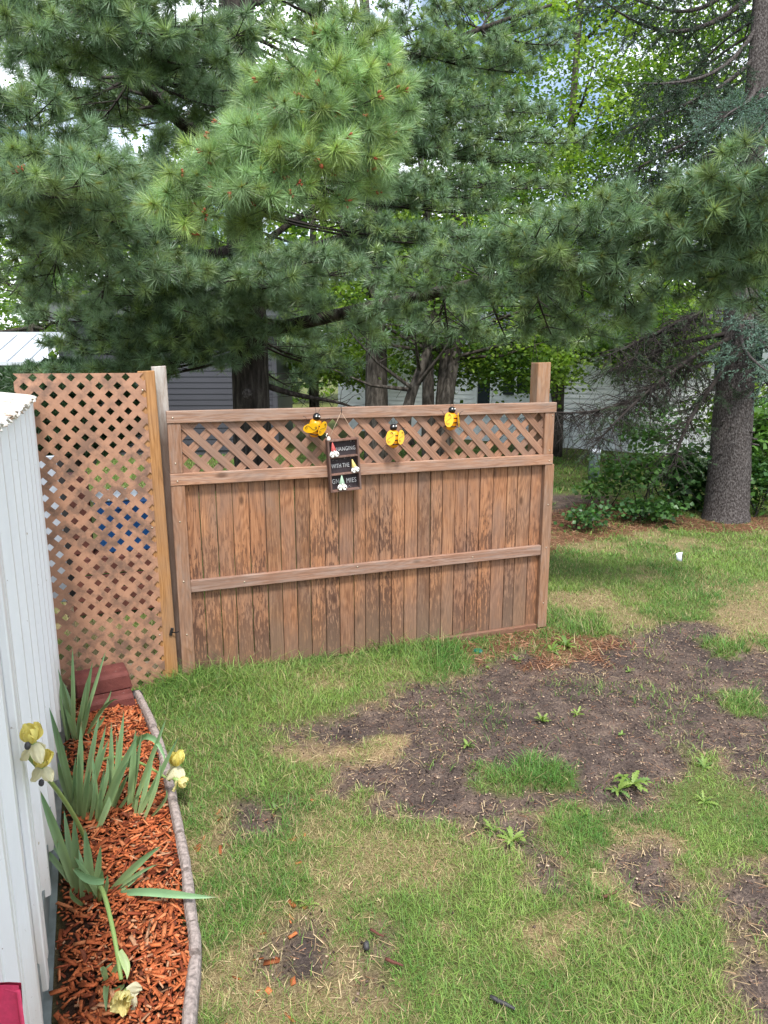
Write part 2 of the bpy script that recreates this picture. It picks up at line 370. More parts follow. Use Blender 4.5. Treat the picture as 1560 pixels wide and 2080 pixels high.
DRY = [G(l) for l in ([(670, 1610), (680, 1560), (790, 1520), (830, 1560), (760, 1600), (700, 1640)], [(1050, 1745), (1080, 1750), (1110, 1810), (1250, 1860), (1245, 1890), (1090, 1875)],
                      [(600, 1770), (720, 1765), (770, 1830), (640, 1850)], [(500, 1890), (700, 1840), (860, 1880), (870, 1990), (800, 2090), (430, 2140), (420, 1960)],
                      [(1440, 1240), (1580, 1220), (1620, 1290), (1470, 1300)], [(1110, 1215), (1240, 1205), (1270, 1235), (1120, 1240)], [(600, 1490), (720, 1480), (760, 1540), (620, 1545)],
                      [(800, 1480), (960, 1470), (980, 1520), (820, 1530)], [(400, 1640), (470, 1650), (520, 1780), (440, 1830), (405, 1760)], [(1240, 1690), (1400, 1700), (1390, 1760), (1250, 1750)])]
NEED = [G(l) for l in ([(1105, 1040), (1250, 1015), (1430, 1055), (1640, 1045), (1660, 1085), (1350, 1078), (1200, 1100), (1100, 1125)], [(930, 1310), (1000, 1295), (1100, 1280), (1110, 1310), (1000, 1345)], [(1108, 1290), (1260, 1300), (1240, 1345), (1060, 1360)])]
def masks(x, y):
    n1 = fbm(x * 2.6, y * 2.6, 3) - .5; n2 = fbm(x * 9, y * 9, 5) - .5; n3 = fbm(x * 28, y * 28, 8, 3) - .5
    wob = n1 * .24 + n2 * .20 + n3 * .12
    soil = np.zeros_like(x); dry = np.zeros_like(x); ned = np.zeros_like(x)
    for p in SOIL: soil = np.maximum(soil, sstep(.09, -.10, sdpoly(x, y, p) + wob - .045))
    for p in ISLE: soil = soil * sstep(-.03, .06, sdpoly(x, y, p) + wob)
    for q, p in enumerate(DRY): dry = np.maximum(dry, (.75 if q in (3, 4, 5, 8) else 1.) * sstep(.10, -.10, sdpoly(x, y, p) + wob * 1.6))
    for p in NEED: ned = np.maximum(ned, sstep(.10, -.10, sdpoly(x, y, p) + wob * 1.5))
    rim = np.zeros_like(x)
    for p in SOIL[:5]: rim = np.maximum(rim, np.exp(-(np.abs(sdpoly(x, y, p) + wob) / .07) ** 2))
    dry = np.maximum(dry, rim * (.35 + .6 * (fbm(x * 3, y * 3, 21) > .5)))
    dry = np.maximum(dry, sstep(.53, .68, fbm(x * 1.7, y * 1.7, 33)) * .6 * sstep(9.5, 8.5, y) * (np.abs(x) < 5.5))
    return soil, dry, ned
def ground_z(x, y):
    b = (fbm(x * 1.1, y * 1.1, 41, 3) - .5) * .05 + (fbm(x * 7, y * 7, 42, 3) - .5) * .014
    f = np.exp(-((np.abs((x - A[0]) * -EF[1] + (y - A[1]) * EF[0])) / .5) ** 2)
    return b * (1 - .8 * f) * sstep(30, 12, np.hypot(x, y)) 

def ground():
    far = [18., 26, 40, 70, 140, 400]
    xs = np.concatenate([-np.array(far[::-1]), np.arange(-12, -2.2, .35), np.arange(-2.2, 5.2, .034), np.arange(5.2, 13, .35), far])
    ys = np.concatenate([[-300, -100, -40, -15, -6, -2, 0], np.arange(.5, 1.2, .1), np.arange(1.2, 8.8, .034), np.arange(8.8, 20, .3), [22, 26, 32, 45, 70, 130, 400]])
    X, Y = np.meshgrid(xs, ys); x = X.ravel(); y = Y.ravel(); soil, dry, ned = masks(x, y); z = ground_z(x, y)
    dense = (x > -2.3) & (x < 5.3) & (y < 8.9) & (y > 1.1)
    z = z + dense * ((1 - soil) * .008 + (fbm(x * 30, y * 30, 50, 3) - .5) * .016 * (.4 + soil))
    bed = sstep(.0, -.06, sdpoly(x, y, BED)); z = np.where(bed > 0, z * (1 - bed) + bed * (.015 + .02 * fbm(x * 6, y * 6, 60)), z)
    nx, ny = len(xs), len(ys); i = np.arange(nx * ny).reshape(ny, nx)
    Q = np.stack([i[:-1, :-1], i[:-1, 1:], i[1:, 1:], i[1:, :-1]], -1).reshape(-1, 4)
    me = npmesh('ground', np.stack([x, y, z], 1), Q, smooth=True, attrs={'soil': soil, 'dry': dry, 'ned': ned, 'bed': bed})
    t = NT('yard_ground'); p = t.pos(); at_ = lambda k: t.n('Attribute', attribute_name=k).outputs['Fac']
    fine = t.noise(p, 90., 5, .75); mid = t.noise(p, 9., 4)
    sv = t.n('TexVoronoi', {'Vector': p, 'Scale': 160.}).outputs['Distance']
    turf = t.ramp(fine, (.3, (.05, .062, .02)), (.55, (.115, .135, .042)), (.75, (.22, .20, .085)))
    turf = t.mix(t.ramp(mid, (.4, 0.), (.7, .6)), turf, (.13, .12, .05))
    soilc = t.ramp(t.math('ADD', fine, t.math('MULTIPLY', t.math('SUBTRACT', mid, .5), .5)), (.3, (.032, .024, .021)), (.50, (.086, .064, .054)), (.64, (.165, .122, .098)), (.76, (.32, .24, .175)))
    soilc = t.mix(t.ramp(t.noise(p, 3.2, 5, .7), (.52, 0.), (.72, .5)), soilc, (.25, .17, .125))
    soilc = t.mix(t.ramp(t.noise(t.map(p, (1, 1, 1), (7, 3, 0)), 1.4, 3, .6), (.5, 0.), (.62, .5)), soilc, (.05, .040, .039))
    dryc = t.ramp(fine, (.3, (.10, .065, .035)), (.5, (.26, .18, .10)), (.7, (.42, .32, .19)))
    nedc = t.ramp(fine, (.3, (.04, .02, .012)), (.5, (.11, .05, .028)), (.72, (.22, .105, .055)))
    col = t.mix(at_('dry'), turf, dryc); col = t.mix(at_('soil'), col, soilc); col = t.mix(t.math('MULTIPLY', at_('ned'), .85), col, nedc)
    col = t.mix(at_('bed'), col, (.05, .026, .018))
    mat = t.bsdf(col, .95, t.math('ADD', fine, t.math('MULTIPLY', sv, .4)), .9, .012, spec=.1)
    return tag(link('ground', me, mat), kind='structure')
ground()

# ---------------------------------------------------------------- grass and litter
def blades(x, y, z, h, wd, lean, az, col, colt, name, nseg=2):
    n = len(x); d = np.stack([np.cos(az), np.sin(az), np.zeros(n)], 1); s = np.stack([-np.sin(az), np.cos(az), np.zeros(n)], 1)
    s = s * np.cos(.9 * RNG.standard_normal(n))[:, None] + d * np.sin(.9 * RNG.standard_normal(n))[:, None] * .4
    P = np.stack([x, y, z], 1); up = np.array([0, 0, 1.])
    rows = []; cols = []
    for k in range(nseg + 1):
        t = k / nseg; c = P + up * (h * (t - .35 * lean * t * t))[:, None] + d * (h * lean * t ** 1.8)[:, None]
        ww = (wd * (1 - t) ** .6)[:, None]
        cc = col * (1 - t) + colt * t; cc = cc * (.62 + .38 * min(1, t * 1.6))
        if k < nseg: rows += [c - s * ww / 2, c + s * ww / 2]; cols += [cc, cc]
        else: rows.append(c); cols.append(cc)
    m = len(rows); V = np.stack(rows, 1).reshape(-1, 3); Cl = np.stack(cols, 1).reshape(-1, 3); b = np.arange(n)[:, None] * m
    T = []
    for k in range(nseg):
        if k < nseg - 1: T += [b + np.array([2 * k, 2 * k + 1, 2 * k + 3]), b + np.array([2 * k, 2 * k + 3, 2 * k + 2])]
        else: T.append(b + np.array([2 * k, 2 * k + 1, 2 * k + 2]))
    return V, np.concatenate(T), Cl
def joinVT(parts):
    V = []; T = []; Cl = []; b = 0
    for v, t, c in parts: V.append(v); T.append(t + b); Cl.append(c); b += len(v)
    return np.concatenate(V), np.concatenate(T), np.concatenate(Cl)
def inview(x, y, pad=.12):
    dy = y * math.cos(PITCH) + CAMH * math.sin(PITCH); return (np.abs(x) < dy * (.5417 + pad)) 
def fdist(x, y):   # signed distance in front (+) of fence, and along it
    return -((x - A[0]) * -EF[1] + (y - A[1]) * EF[0]), (x - A[0]) * EF[0] + (y - A[1]) * EF[1]
def grass():
    parts = []
    def put(n, x0, x1, y0, y1, hs, ws, keep=None, nseg=2):
        x = RNG.uniform(x0, x1, n); y = RNG.uniform(y0, y1, n); k = inview(x, y); x, y = x[k], y[k]
        soil, dry, ned = masks(x, y); bed = sdpoly(x, y, BED)
        fd, fs = fdist(x, y)
        den = (1 - soil * (1 - .10 * (fbm(x * 4, y * 4, 123) > .55)) * .995) * (1 - dry * .5) * (1 - ned * .85) * np.clip(.35 + 1.5 * fbm(x * 3.3, y * 3.3, 71), 0, 1)
        den = den * np.where(bed < .02, 0, 1)
        if keep is not None: den = den * keep(x, y)
        k = RNG.random(len(x)) < den; x, y, soil, dry, fd, fs = x[k], y[k], soil[k], dry[k], fd[k], fs[k]; n = len(x)
        lush = np.exp(-(np.clip(fd, 0, 9) / .28) ** 2) * (fd > -.05) * sstep(-.3, .0, fs) * sstep(1.9, 1.5, fs)
        tall = fbm(x * 2.2, y * 2.2, 90)
        h = hs * RNG.uniform(.45, 1.25, n) * (.55 + .95 * tall) * (1 - .45 * dry) * (1 + 1.8 * lush)
        for p in ISLE:
            h = h * (1 + .7 * sstep(.04, -.05, sdpoly(x, y, p)))
        lean = np.clip(RNG.uniform(.3, 1.25, n) + .25 * lush, 0, 1.3); az = RNG.uniform(0, 2 * math.pi, n)
        g1 = np.array([.105, .235, .045]); g2 = np.array([.24, .365, .085]); st = np.array([.48, .41, .22]); dk = np.array([.055, .155, .045])
        r = np.clip(fbm(x * 2.3, y * 2.3, 77) * 2.6 - .8 + RNG.normal(0, .2, n), 0, 1)[:, None]
        c = g1 * (1 - r) + g2 * r
        c = np.where((RNG.random(n) < .25 + .5 * lush)[:, None], dk * .5 + c * .5, c)
        pstraw = np.clip(.07 + .62 * dry + .5 * (fbm(x * 1.9, y * 1.9, 99) - .42) + .22 * sstep(.1, -.7, x) * (y < 3.3), 0, .95) * (1 - .8 * lush)
        c = np.where((RNG.random(n) < pstraw)[:, None], st * RNG.uniform(.55, 1.1, n)[:, None], c)
        c = c * RNG.uniform(.75, 1.25, n)[:, None]
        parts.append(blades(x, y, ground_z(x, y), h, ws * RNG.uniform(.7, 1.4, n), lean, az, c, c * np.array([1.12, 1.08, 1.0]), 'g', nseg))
    put(120000, -1.0, 1.9, 1.35, 2.6, .047, .0028)
    put(120000, -1.5, 2.6, 2.6, 4.2, .047, .0034)
    put(110000, -1.6, 4.0, 4.2, 6.4, .055, .0065, None, 1)
    put(60000, .9, 6.0, 6.4, 9.5, .055, .010, None, 1)
    put(45000, -6, 8.0, 9.5, 15, .06, .018, None, 1)
    put(9000, -1.3, 1.0, 3.3, 4.8, .085, .0045, keep=lambda x, y: ((fdist(x, y)[0] > -.03) & (fdist(x, y)[0] < .30) & (fdist(x, y)[1] < 1.75) & (fdist(x, y)[1] > -.1)).astype(float))
    put(20000, -3.2, -1.0, 3.4, 6.5, .07, .006, None, 1)
    V, T, Cl = joinVT(parts)
    tag(link('grass', npmesh('grass', V, T, Cl), M['grass']), 'patchy green and straw coloured grass covering the yard', 'grass', kind='stuff')
grass()
def strips(x, y, z, L, wd, az, pitch, col, th=None):
    n = len(x); d = np.stack([np.cos(az) * np.cos(pitch), np.sin(az) * np.cos(pitch), np.sin(pitch)], 1); s = np.stack([-np.sin(az), np.cos(az), RNG.normal(0, .3, n)], 1)
    P = np.stack([x, y, z], 1); a = d * (L / 2)[:, None]; b = s * (wd / 2)[:, None]
    if th is None:
        V = np.stack([P - a - b, P - a + b, P + a + b * .6, P + a - b * .6], 1).reshape(-1, 3); k = np.arange(n)[:, None] * 4
        T = np.concatenate([k + np.array([0, 1, 2]), k + np.array([0, 2, 3])]); return V, T, np.repeat(col, 4, 0)
    u = np.cross(d, nrm(s)); u = u * np.sign(u[:, 2:3] + 1e-6) * (th / 2)[:, None]
    j = lambda: (1 + RNG.normal(0, .16, n))[:, None]
    V = np.stack([P - a * j() - b * j() - u, P - a * j() + b * j() - u, P + a * j() + b * j() - u, P + a * j() - b * j() - u,
                  P - a * j() - b * j() + u, P - a * j() + b * j() + u, P + a * j() + b * j() + u, P + a * j() - b * j() + u], 1).reshape(-1, 3)
    k = np.arange(n)[:, None] * 8; q = [(0, 3, 2), (0, 2, 1), (4, 5, 6), (4, 6, 7), (0, 1, 5), (0, 5, 4), (1, 2, 6), (1, 6, 5), (2, 3, 7), (2, 7, 6), (3, 0, 4), (3, 4, 7)]
    T = np.concatenate([k + np.array(f) for f in q]); return V, T, np.repeat(col, 8, 0)
def litter():
    parts = []
    def scat(n, box, wfun, L, wd, cols, th=None, zoff=.006):
        x = RNG.uniform(box[0], box[1], n); y = RNG.uniform(box[2], box[3], n); k = inview(x, y) & (sdpoly(x, y, BED) > .03); x, y = x[k], y[k]
        wgt = wfun(x, y, *masks(x, y)); k = RNG.random(len(x)) < wgt; x, y = x[k], y[k]; n = len(x)
        cols = np.array(cols); c = cols[RNG.integers(0, len(cols), n)] * RNG.uniform(.6, 1.3, n)[:, None]
        dim = lambda v: v * RNG.uniform(.5, 1.6, n)
        parts.append(strips(x, y, ground_z(x, y) + zoff + RNG.uniform(0, .006, n), dim(L), dim(wd), RNG.uniform(0, 6.3, n), RNG.normal(0, .15, n), c, None if th is None else dim(th)))
    br = [(.22, .105, .055), (.16, .07, .04), (.30, .17, .10), (.36, .26, .16)]
    scat(26000, (-.8, 3.6, 1.7, 5.4), lambda x, y, s, d, e: s * .6 + .05, .022, .0016, br)
    scat(20000, (-.8, 3.6, 1.7, 5.4), lambda x, y, s, d, e: s * .7 + .03 + d * .1, .006, .0045, [(.05, .035, .03), (.10, .07, .06), (.20, .14, .11), (.38, .28, .20)], .004)
    scat(60000, (.2, 5.6, 4.0, 9.2), lambda x, y, s, d, e: e, .07, .0045, br[:3])
    scat(24000, (-1., 3.4, 1.4, 5.6), lambda x, y, s, d, e: d * .6, .035, .0020, [(.44, .34, .20), (.36, .26, .14), (.28, .18, .10)], zoff=.012)
    scat(900, (-1., .4, 1.4, 3.2), lambda x, y, s, d, e: d * .5 * ((x < -.25) & (y < 2.9)), .030, .010, [(.40, .12, .045), (.26, .08, .03)], .004)
    V, T, Cl = joinVT(parts)
    tag(link('ground_litter', npmesh('ground_litter', V, T, Cl), M['litter']), 'dry pine needles, dead straw and soil crumbs on the bare ground', 'litter', kind='stuff')
litter()

# ---------------------------------------------------------------- board fence with lattice top
def wrap_copy(o, parent, loc, name=None):
    c = o.copy(); COL.objects.link(c); c.parent = parent; c.location = loc; return c
FE = empty('board_fence', (A[0], A[1], 0), FANG)
tag(FE, 'brown stained board fence panel with a lattice strip along its top', 'fence')
bx = [.092, .17, .263, .354, .449, .544, .631, .722, .809, .903, .993, 1.087, 1.163, 1.256, 1.341, 1.427, 1.518, 1.606, 1.689, 1.78, 1.869, 1.959, 2.057, 2.161, 2.24, 2.342, 2.425]
for i in range(len(bx) - 1):
    wv = bx[i + 1] - bx[i] - .0045; dy = random.uniform(-.0025, .0025); z0 = .012 + random.uniform(0, .012)
    tp = random.uniform(-.002, .002)
    m = MB(); m.prism_y([(-wv / 2, z0 - .6), (wv / 2 + tp, z0 - .6), (wv / 2 - tp, .6), (-wv / 2, .6)], 0, .017)
    o = m.build('board', M['fence'], FE, ((bx[i] + bx[i + 1]) / 2, .006 + dy, .6), bevel=.0022)
def rail(name, x0, x1, z0, z1, y0, y1, mt, cz=0.):
    m = MB(); cx = (x0 + x1) / 2; zc = (z0 + z1) / 2; m.box(x0 - cx, x1 - cx, 0, y1 - y0, z0 - zc, z1 - zc)
    return m.build(name, mt, FE, (cx, y0, zc), bevel=.003)
rail('top_rail', .018, 2.487, 1.520, 1.586, -.036, .012, M['rail'])
rail('lattice_rail', .018, 2.480, 1.175, 1.243, -.034, .004, M['rail'])
rail('middle_rail', .094, 2.424, .548, .618, -.026, .003, M['rail'])
rail('kick_board', 1.62, 2.42, -.03, .045, -.024, .003, M['kick'])
rail('stile', .018, .093, .0, 1.1745, -.030, .022, M['stile']); rail('stile', .020, .090, 1.2435, 1.5195, -.030, .010, M['stile'])
rail('stile', 2.424, 2.495, .02, 1.1745, -.030, .022, M['stile']); rail('stile', 2.406, 2.478, 1.2435, 1.5195, -.030, .010, M['stile'])
rail('back_rail', .02, 2.48, .02, .10, .026, .060, M['rail']); rail('back_rail', .02, 2.48, 1.12, 1.20, .026, .060, M['rail'])
pc = .128; wl = .030
k0 = -4
for k in range(k0, 23):
    for sgn, ya, yb in ((1, -.014, -.0065), (-1, -.006, .0015)):
        xa = .03 + k * pc + (0 if sgn > 0 else .05)         # crossing of the centre line with the lower rail
        if sgn > 0: poly = [(xa - wl + .40, 1.18), (xa + wl + .40, 1.18), (xa + wl, 1.58), (xa - wl, 1.58)]
        else: poly = [(xa - wl, 1.18), (xa + wl, 1.18), (xa + wl + .40, 1.58), (xa - wl + .40, 1.58)]
        poly = clip(poly, .084, 2.412, 1.238, 1.526)
        if len(poly) < 3: continue
        cx = sum(p[0] for p in poly) / len(poly); cz = sum(p[1] for p in poly) / len(poly)
        a = math.pi / 4 * sgn
        R_ = [((p[0] - cx) * math.cos(a) - (p[1] - cz) * -math.sin(a), (p[0] - cx) * -math.sin(a) * 1 + (p[1] - cz) * math.cos(a)) for p in poly]
        # slat modelled along its own z axis, then turned by 45 degrees about the fence normal
        R_ = [((p[0] - cx) * math.cos(a) + (p[1] - cz) * math.sin(a), -(p[0] - cx) * math.sin(a) + (p[1] - cz) * math.cos(a)) for p in poly]
        MB().prism_y(R_, 0, yb - ya).build('slat', M['slat'], FE, (cx, ya, cz), (0, -a, 0))
scr = MB().lathe([(.0045, 0), (.0045, .002), (.002, .003)], 8).mesh('screw'); scr.materials.append(M['screw'])
for x, z in ((.05, 1.30), (.055, .97), (.055, .62), (.055, .30), (.055, 1.20), (2.46, 1.50), (2.45, 1.27), (2.46, .9), (2.46, .6), (2.46, .2), (2.45, 1.20), (.05, 1.55), (1.1, .60), (.4, .58), (1.9, .585)):
    zz = -.0362 if z > 1.52 else (-.0342 if 1.175 < z < 1.243 else (-.0262 if .54 < z < .62 and .1 < x < 2.4 else -.0302))
    link('screw', scr, None, FE, (x, zz, z), (math.pi / 2, 0, 0))
def world_f(s, y, z): return np.array([A[0] + EF[0] * s - EF[1] * y, A[1] + EF[1] * s + EF[0] * y, z])
def post(name, s, y, wx, wy, h, mt, label, lean=0., leany=0.):
    m = MB(); hh = h / 2; m.box(-wx / 2, wx / 2, -wy / 2, wy / 2, -hh - .1, hh)
    for i in range(len(m.v)):
        vx, vy, vz = m.v[i]
        if vz > 0: m.v[i] = (vx, vy, vz + random.uniform(-.004, .004))
    p = world_f(s, y, hh); o = m.build(name, mt, None, p, (leany, lean, FANG), bevel=.004)
    return tag(o, label, 'post')
post('fence_post', 2.425, .08, .098, .092, 1.845, M['post'], 'square brown wooden post at the right end of the board fence')
post('fence_post', .005, .085, .075, .092, 1.825, M['oldpost'], 'grey weathered wooden post at the left end of the board fence', lean=-.006)
post('support_board', -.060, -.008, .088, .038, 1.80, M['amber'], 'amber coloured timber upright carrying the tan lattice edge', lean=-.012)
# rusty latch on the upright
m = MB(); m.box(-.008, .008, -.005, 0, -.024, .024); m.tube([(0, -.008, .0), (.025, -.02, .005), (.04, -.012, .012)], .004, 6)
tag(m.build('gate_latch', M['wire'], None, world_f(-.03, -.031, .33), (0, .3, FANG), bevel=.002), 'small rusty latch screwed to the timber upright', 'latch')

# ---------------------------------------------------------------- tan plastic lattice
LP = empty('lattice_panel', tuple(world_f(0, 0, 0)), FANG); tag(LP, 'tan plastic diamond lattice panel behind the white metal shed', 'lattice')
pd = .0885; hw = .0232
x0, x1, z0, z1 = -.705, -.078, -.01, 1.79
for sgn, ya, yb in ((1, -.0335, -.0285), (-1, -.0328, -.0278)):
    for k in range(-50, 60):
        xa = x0 + k * pd * (1 if sgn > 0 else 1) + (0 if sgn > 0 else .012)
        H = z1 - z0 + .4
        if sgn > 0: poly = [(xa - hw + H, z0 - .2), (xa + hw + H, z0 - .2), (xa + hw, z0 - .2 + H), (xa - hw, z0 - .2 + H)]
        else: poly = [(xa - hw, z0 - .2), (xa + hw, z0 - .2), (xa + hw + H, z0 - .2 + H), (xa - hw + H, z0 - .2 + H)]
        poly = clip(poly, x0, x1, z0, z1)
        if len(poly) < 3: continue
        ar = abs(sum(poly[i - 1][0] * poly[i][1] - poly[i][0] * poly[i - 1][1] for i in range(len(poly)))) / 2
        if ar < 2e-4: continue
        cx = sum(p[0] for p in poly) / len(poly); cz = sum(p[1] for p in poly) / len(poly)
        MB().prism_y([(p[0] - cx, p[1] - cz) for p in poly], 0, yb - ya).build('slat', M['lattice'], LP, (cx, ya, cz))
for z in (.32, .95, 1.70): link('screw', scr, None, LP, (-.095, -.0337, z), (math.pi / 2, 0, 0))

# ---------------------------------------------------------------- things behind the lattice
def behind(s, y): return world_f(s, y, 0)
b = empty('storage_bin', tuple(behind(-.235, 1.5) + np.array([0, 0, .473])), FANG); tag(b, 'blue plastic bin with a pale lid seen through the tan lattice', 'bin')
m = MB(); m.add([(-.18, -.16, 0), (.18, -.16, 0), (.18, .16, 0), (-.18, .16, 0), (-.205, -.18, .39), (.205, -.18, .39), (.205, .18, .39), (-.205, .18, .39)],
                [(0, 3, 2, 1), (4, 5, 6, 7), (0, 1, 5, 4), (1, 2, 6, 5), (2, 3, 7, 6), (3, 0, 4, 7)]); m.build('body', M['blue'], b, bevel=.012)
MB().box(-.215, .10, -.19, .19, .392, .420).build('lid', M['lid'], b, bevel=.008)
MB().box(-.06, .06, -.195, -.182, .33, .36).build('handle', M['blue'], b, bevel=.003)
b = empty('wooden_stand', tuple(behind(-.25, 1.5)), FANG); tag(b, 'low red brown board stand under the blue bin behind the lattice', 'stand')
for z in (.06, .16, .26, .36): MB().box(-.42, .40, -.28, -.25, z, z + .088).build('board', M['maroonwood'], b, bevel=.003)
MB().box(-.42, .40, -.246, .26, .440, .470).build('top', M['maroonwood'], b, bevel=.004)
for x in (-.4, .36): MB().box(x, x + .04, -.245, -.2, -.02, .438).build('leg', M['maroonwood'], b)
b = empty('wooden_crate', tuple(behind(-.56, 1.5) + np.array([0, 0, .472])), FANG); tag(b, 'red brown slatted crate standing left of the blue bin behind lattice', 'crate')
for i in range(5): MB().box(-.09, .09, -.15, -.13, .01 + i * .115, .11 + i * .115).build('slat', M['maroonwood'], b, bevel=.003)
MB().box(-.085, .085, -.128, .12, .0, .575).build('box', M['maroonwood'], b)
b = empty('notice_stand', tuple(behind(-.655, .55)), FANG + .1); tag(b, 'pale grey board on tan legs behind the left of the lattice', 'board')
MB().box(-.09, .065, 0, .02, .39, 1.30).build('sheet', M['greyplastic'], b, bevel=.004); MB().box(.066, .10, -.01, .04, .36, 1.31).build('edge', M['dark'], b, bevel=.004)
for x in (-.08, .05): MB().box(x, x + .03, .0, .03, -.02, .388).build('leg', M['tanboard'], b)
o = MB().box(-.20, .17, 0, .02, 0, .10).build('loose_board', M['tanboard'], None, tuple(behind(-.27, .12) + np.array([0, 0, .0])), (-.5, 0, FANG - .03), bevel=.003)
tag(o, 'pale tan board propped on the grass behind the lattice', 'board')

# ---------------------------------------------------------------- white metal shed at the left
SH = empty('metal_shed', (WALL0[0], WALL0[1], 0), math.atan2(WD[1], WD[0])); tag(SH, 'white ribbed metal shed wall with a peeling roof edge', 'shed')
# local x runs from the far corner towards the camera, local +y points to the bed if WN is left of WD
sy = 1 if (WN[0] * -WD[1] + WN[1] * WD[0]) > 0 else -1
def ribbed(xa, xb, zt, zb, proud):
    prof = []; x = xa; rp = .24
    while x < xb - 1e-6:
        for dx, d in ((0, 0), (.060, 0), (.064, .008), (.076, .008), (.080, 0), (.120, 0), (.124, .008), (.136, .008), (.140, 0), (.184, 0), (.195, .024), (.222, .024), (.233, 0)):
            if x + dx <= xb: prof.append((x + dx, d))
        x += rp
    prof.append((xb, 0)); n = len(prof)
    vs = [(px, sy * (proud + d), zb) for px, d in prof] + [(px, sy * (proud + d), zt) for px, d in prof] + [(px, sy * (proud - .03), zb) for px, d in (prof[0], prof[-1])] + [(px, sy * (proud - .03), zt) for px, d in (prof[0], prof[-1])]
    fs = [(i, i + 1, n + i + 1, n + i) for i in range(n - 1)] + [(2 * n, 0, n, 2 * n + 2), (n - 1, 2 * n + 1, 2 * n + 3, 2 * n - 1)]
    return MB().add(vs, fs)
cuts = [0, .48, .96, 1.20, 1.68, 1.90]; zb = [.10, .125, .09, .13, .10]
for i in range(5):
    ribbed(cuts[i], cuts[i + 1] + .012, 1.665, zb[i], -.004 + .002 * (i % 2)).build('wall_panel', M['white_metal'], SH)
ribbed(1.98, 3.6, 1.665, .05, .0).build('wall_panel', M['white_metal'], SH)
MB().box(1.902, 1.93, min(0, sy * .012), max(0, sy * .012), .06, 1.58).build('door_gap', M['dark'], SH)
MB().box(1.931, 1.985, min(0, sy * .022), max(0, sy * .022), .06, 1.58).build('door_trim', M['white_metal'], SH, bevel=.004)
MB().box(0, 3.6, min(-sy * .03, sy * .006), max(-sy * .03, sy * .006), -.03, .16).build('base_trim', M['galv'], SH)
MB().box(0, 3.6, min(sy * .006, sy * .028), max(sy * .006, sy * .028), -.03, .03).build('base_flange', M['galv'], SH)
MB().box(-.004, .03, min(-sy * .03, sy * .014), max(-sy * .03, sy * .014), .0, 1.655).build('corner_trim', M['white_metal'], SH, bevel=.003)
MB().box(0, .02, -sy * 2.0 if sy > 0 else .03, -.03 if sy > 0 else 2.0, 0, 1.65).build('end_wall', M['white_metal'], SH)
for i, x in enumerate(np.arange(.1, 1.9, .21)): link('screw', scr, None, SH, (x, sy * .0295, .02 + .0), (-sy * math.pi / 2, 0, 0))
for i in range(12):
    x = .1 + i * .145; z = random.choice([.35, .8, 1.2]); 
    link('screw', scr, None, SH, (x, sy * .006, z), (-sy * math.pi / 2, 0, 0))
# corrugated roof: ridges run away from the eave
def roof():
    xs = np.arange(-.05, 3.6, .012); n = len(xs); vs = []; rows = [(.034, 1.648), (.0, 1.655), (-.6, 1.725), (-1.3, 1.80)]
    for (yy, zz) in rows:
        for x in xs:
            vs.append((x, sy * (yy + (random.uniform(-.012, .006) if yy > .03 else 0)), zz + .010 * math.sin(x * 2 * math.pi / .076) + .02))
    fs = [(r * n + i, r * n + i + 1, (r + 1) * n + i + 1, (r + 1) * n + i) for r in range(3) for i in range(n - 1)]
    return MB().add(vs, fs, True)
o = roof().build('roof', M['roof_metal'], SH); md = o.modifiers.new('thick', 'SOLIDIFY'); md.thickness = .004
# ---------------------------------------------------------------- flower bed
def bed_z(x, y): return .03 + .025 * fbm(x * 6, y * 6, 60) + .03 * sstep(0, -.22, sdpoly(x, y, BED))
def mulch():
    n = 34000; x = RNG.uniform(-1.8, -.4, n); y = RNG.uniform(1.25, 3.75, n); sdv = sdpoly(x, y, BED); k = sdv < -.015; x, y, sdv = x[k], y[k], sdv[k]
    wallr = (x - WALL0[0]) * WN[0] + (y - WALL0[1]) * WN[1]; k = (RNG.random(len(x)) < np.clip(wallr * 7 - .1, .12, 1)) & (wallr > .035) ; x, y, sdv = x[k], y[k], sdv[k]; n = len(x)
    cols = np.array([(.50, .140, .048), (.41, .104, .036), (.58, .205, .085), (.25, .056, .022), (.46, .25, .14), (.14, .040, .02)])
    c = cols[RNG.choice(6, n, p=[.26, .26, .16, .16, .07, .09])] * RNG.uniform(.7, 1.2, n)[:, None]
    big = RNG.random(n) ** 2.6; L = .010 + .055 * big; W = .0025 + .011 * RNG.random(n) * (0.3 + big); Tk = .002 + .004 * RNG.random(n)
    z = bed_z(x, y) - .012 + RNG.uniform(-.006, .016, n)
    V, T, Cl = strips(x, y, z, L, W, RNG.uniform(0, 6.3, n), RNG.normal(0, .28, n), c, Tk)
    tag(link('mulch', npmesh('mulch', V, T, Cl), M['mulch']), 'orange wood chip mulch filling the narrow flower bed', 'mulch', kind='stuff')
mulch()
GE = empty('garden_edging', (EDGE[0][0], EDGE[0][1], 0)); tag(GE, 'curved grey concrete edging along the mulch bed', 'edging')
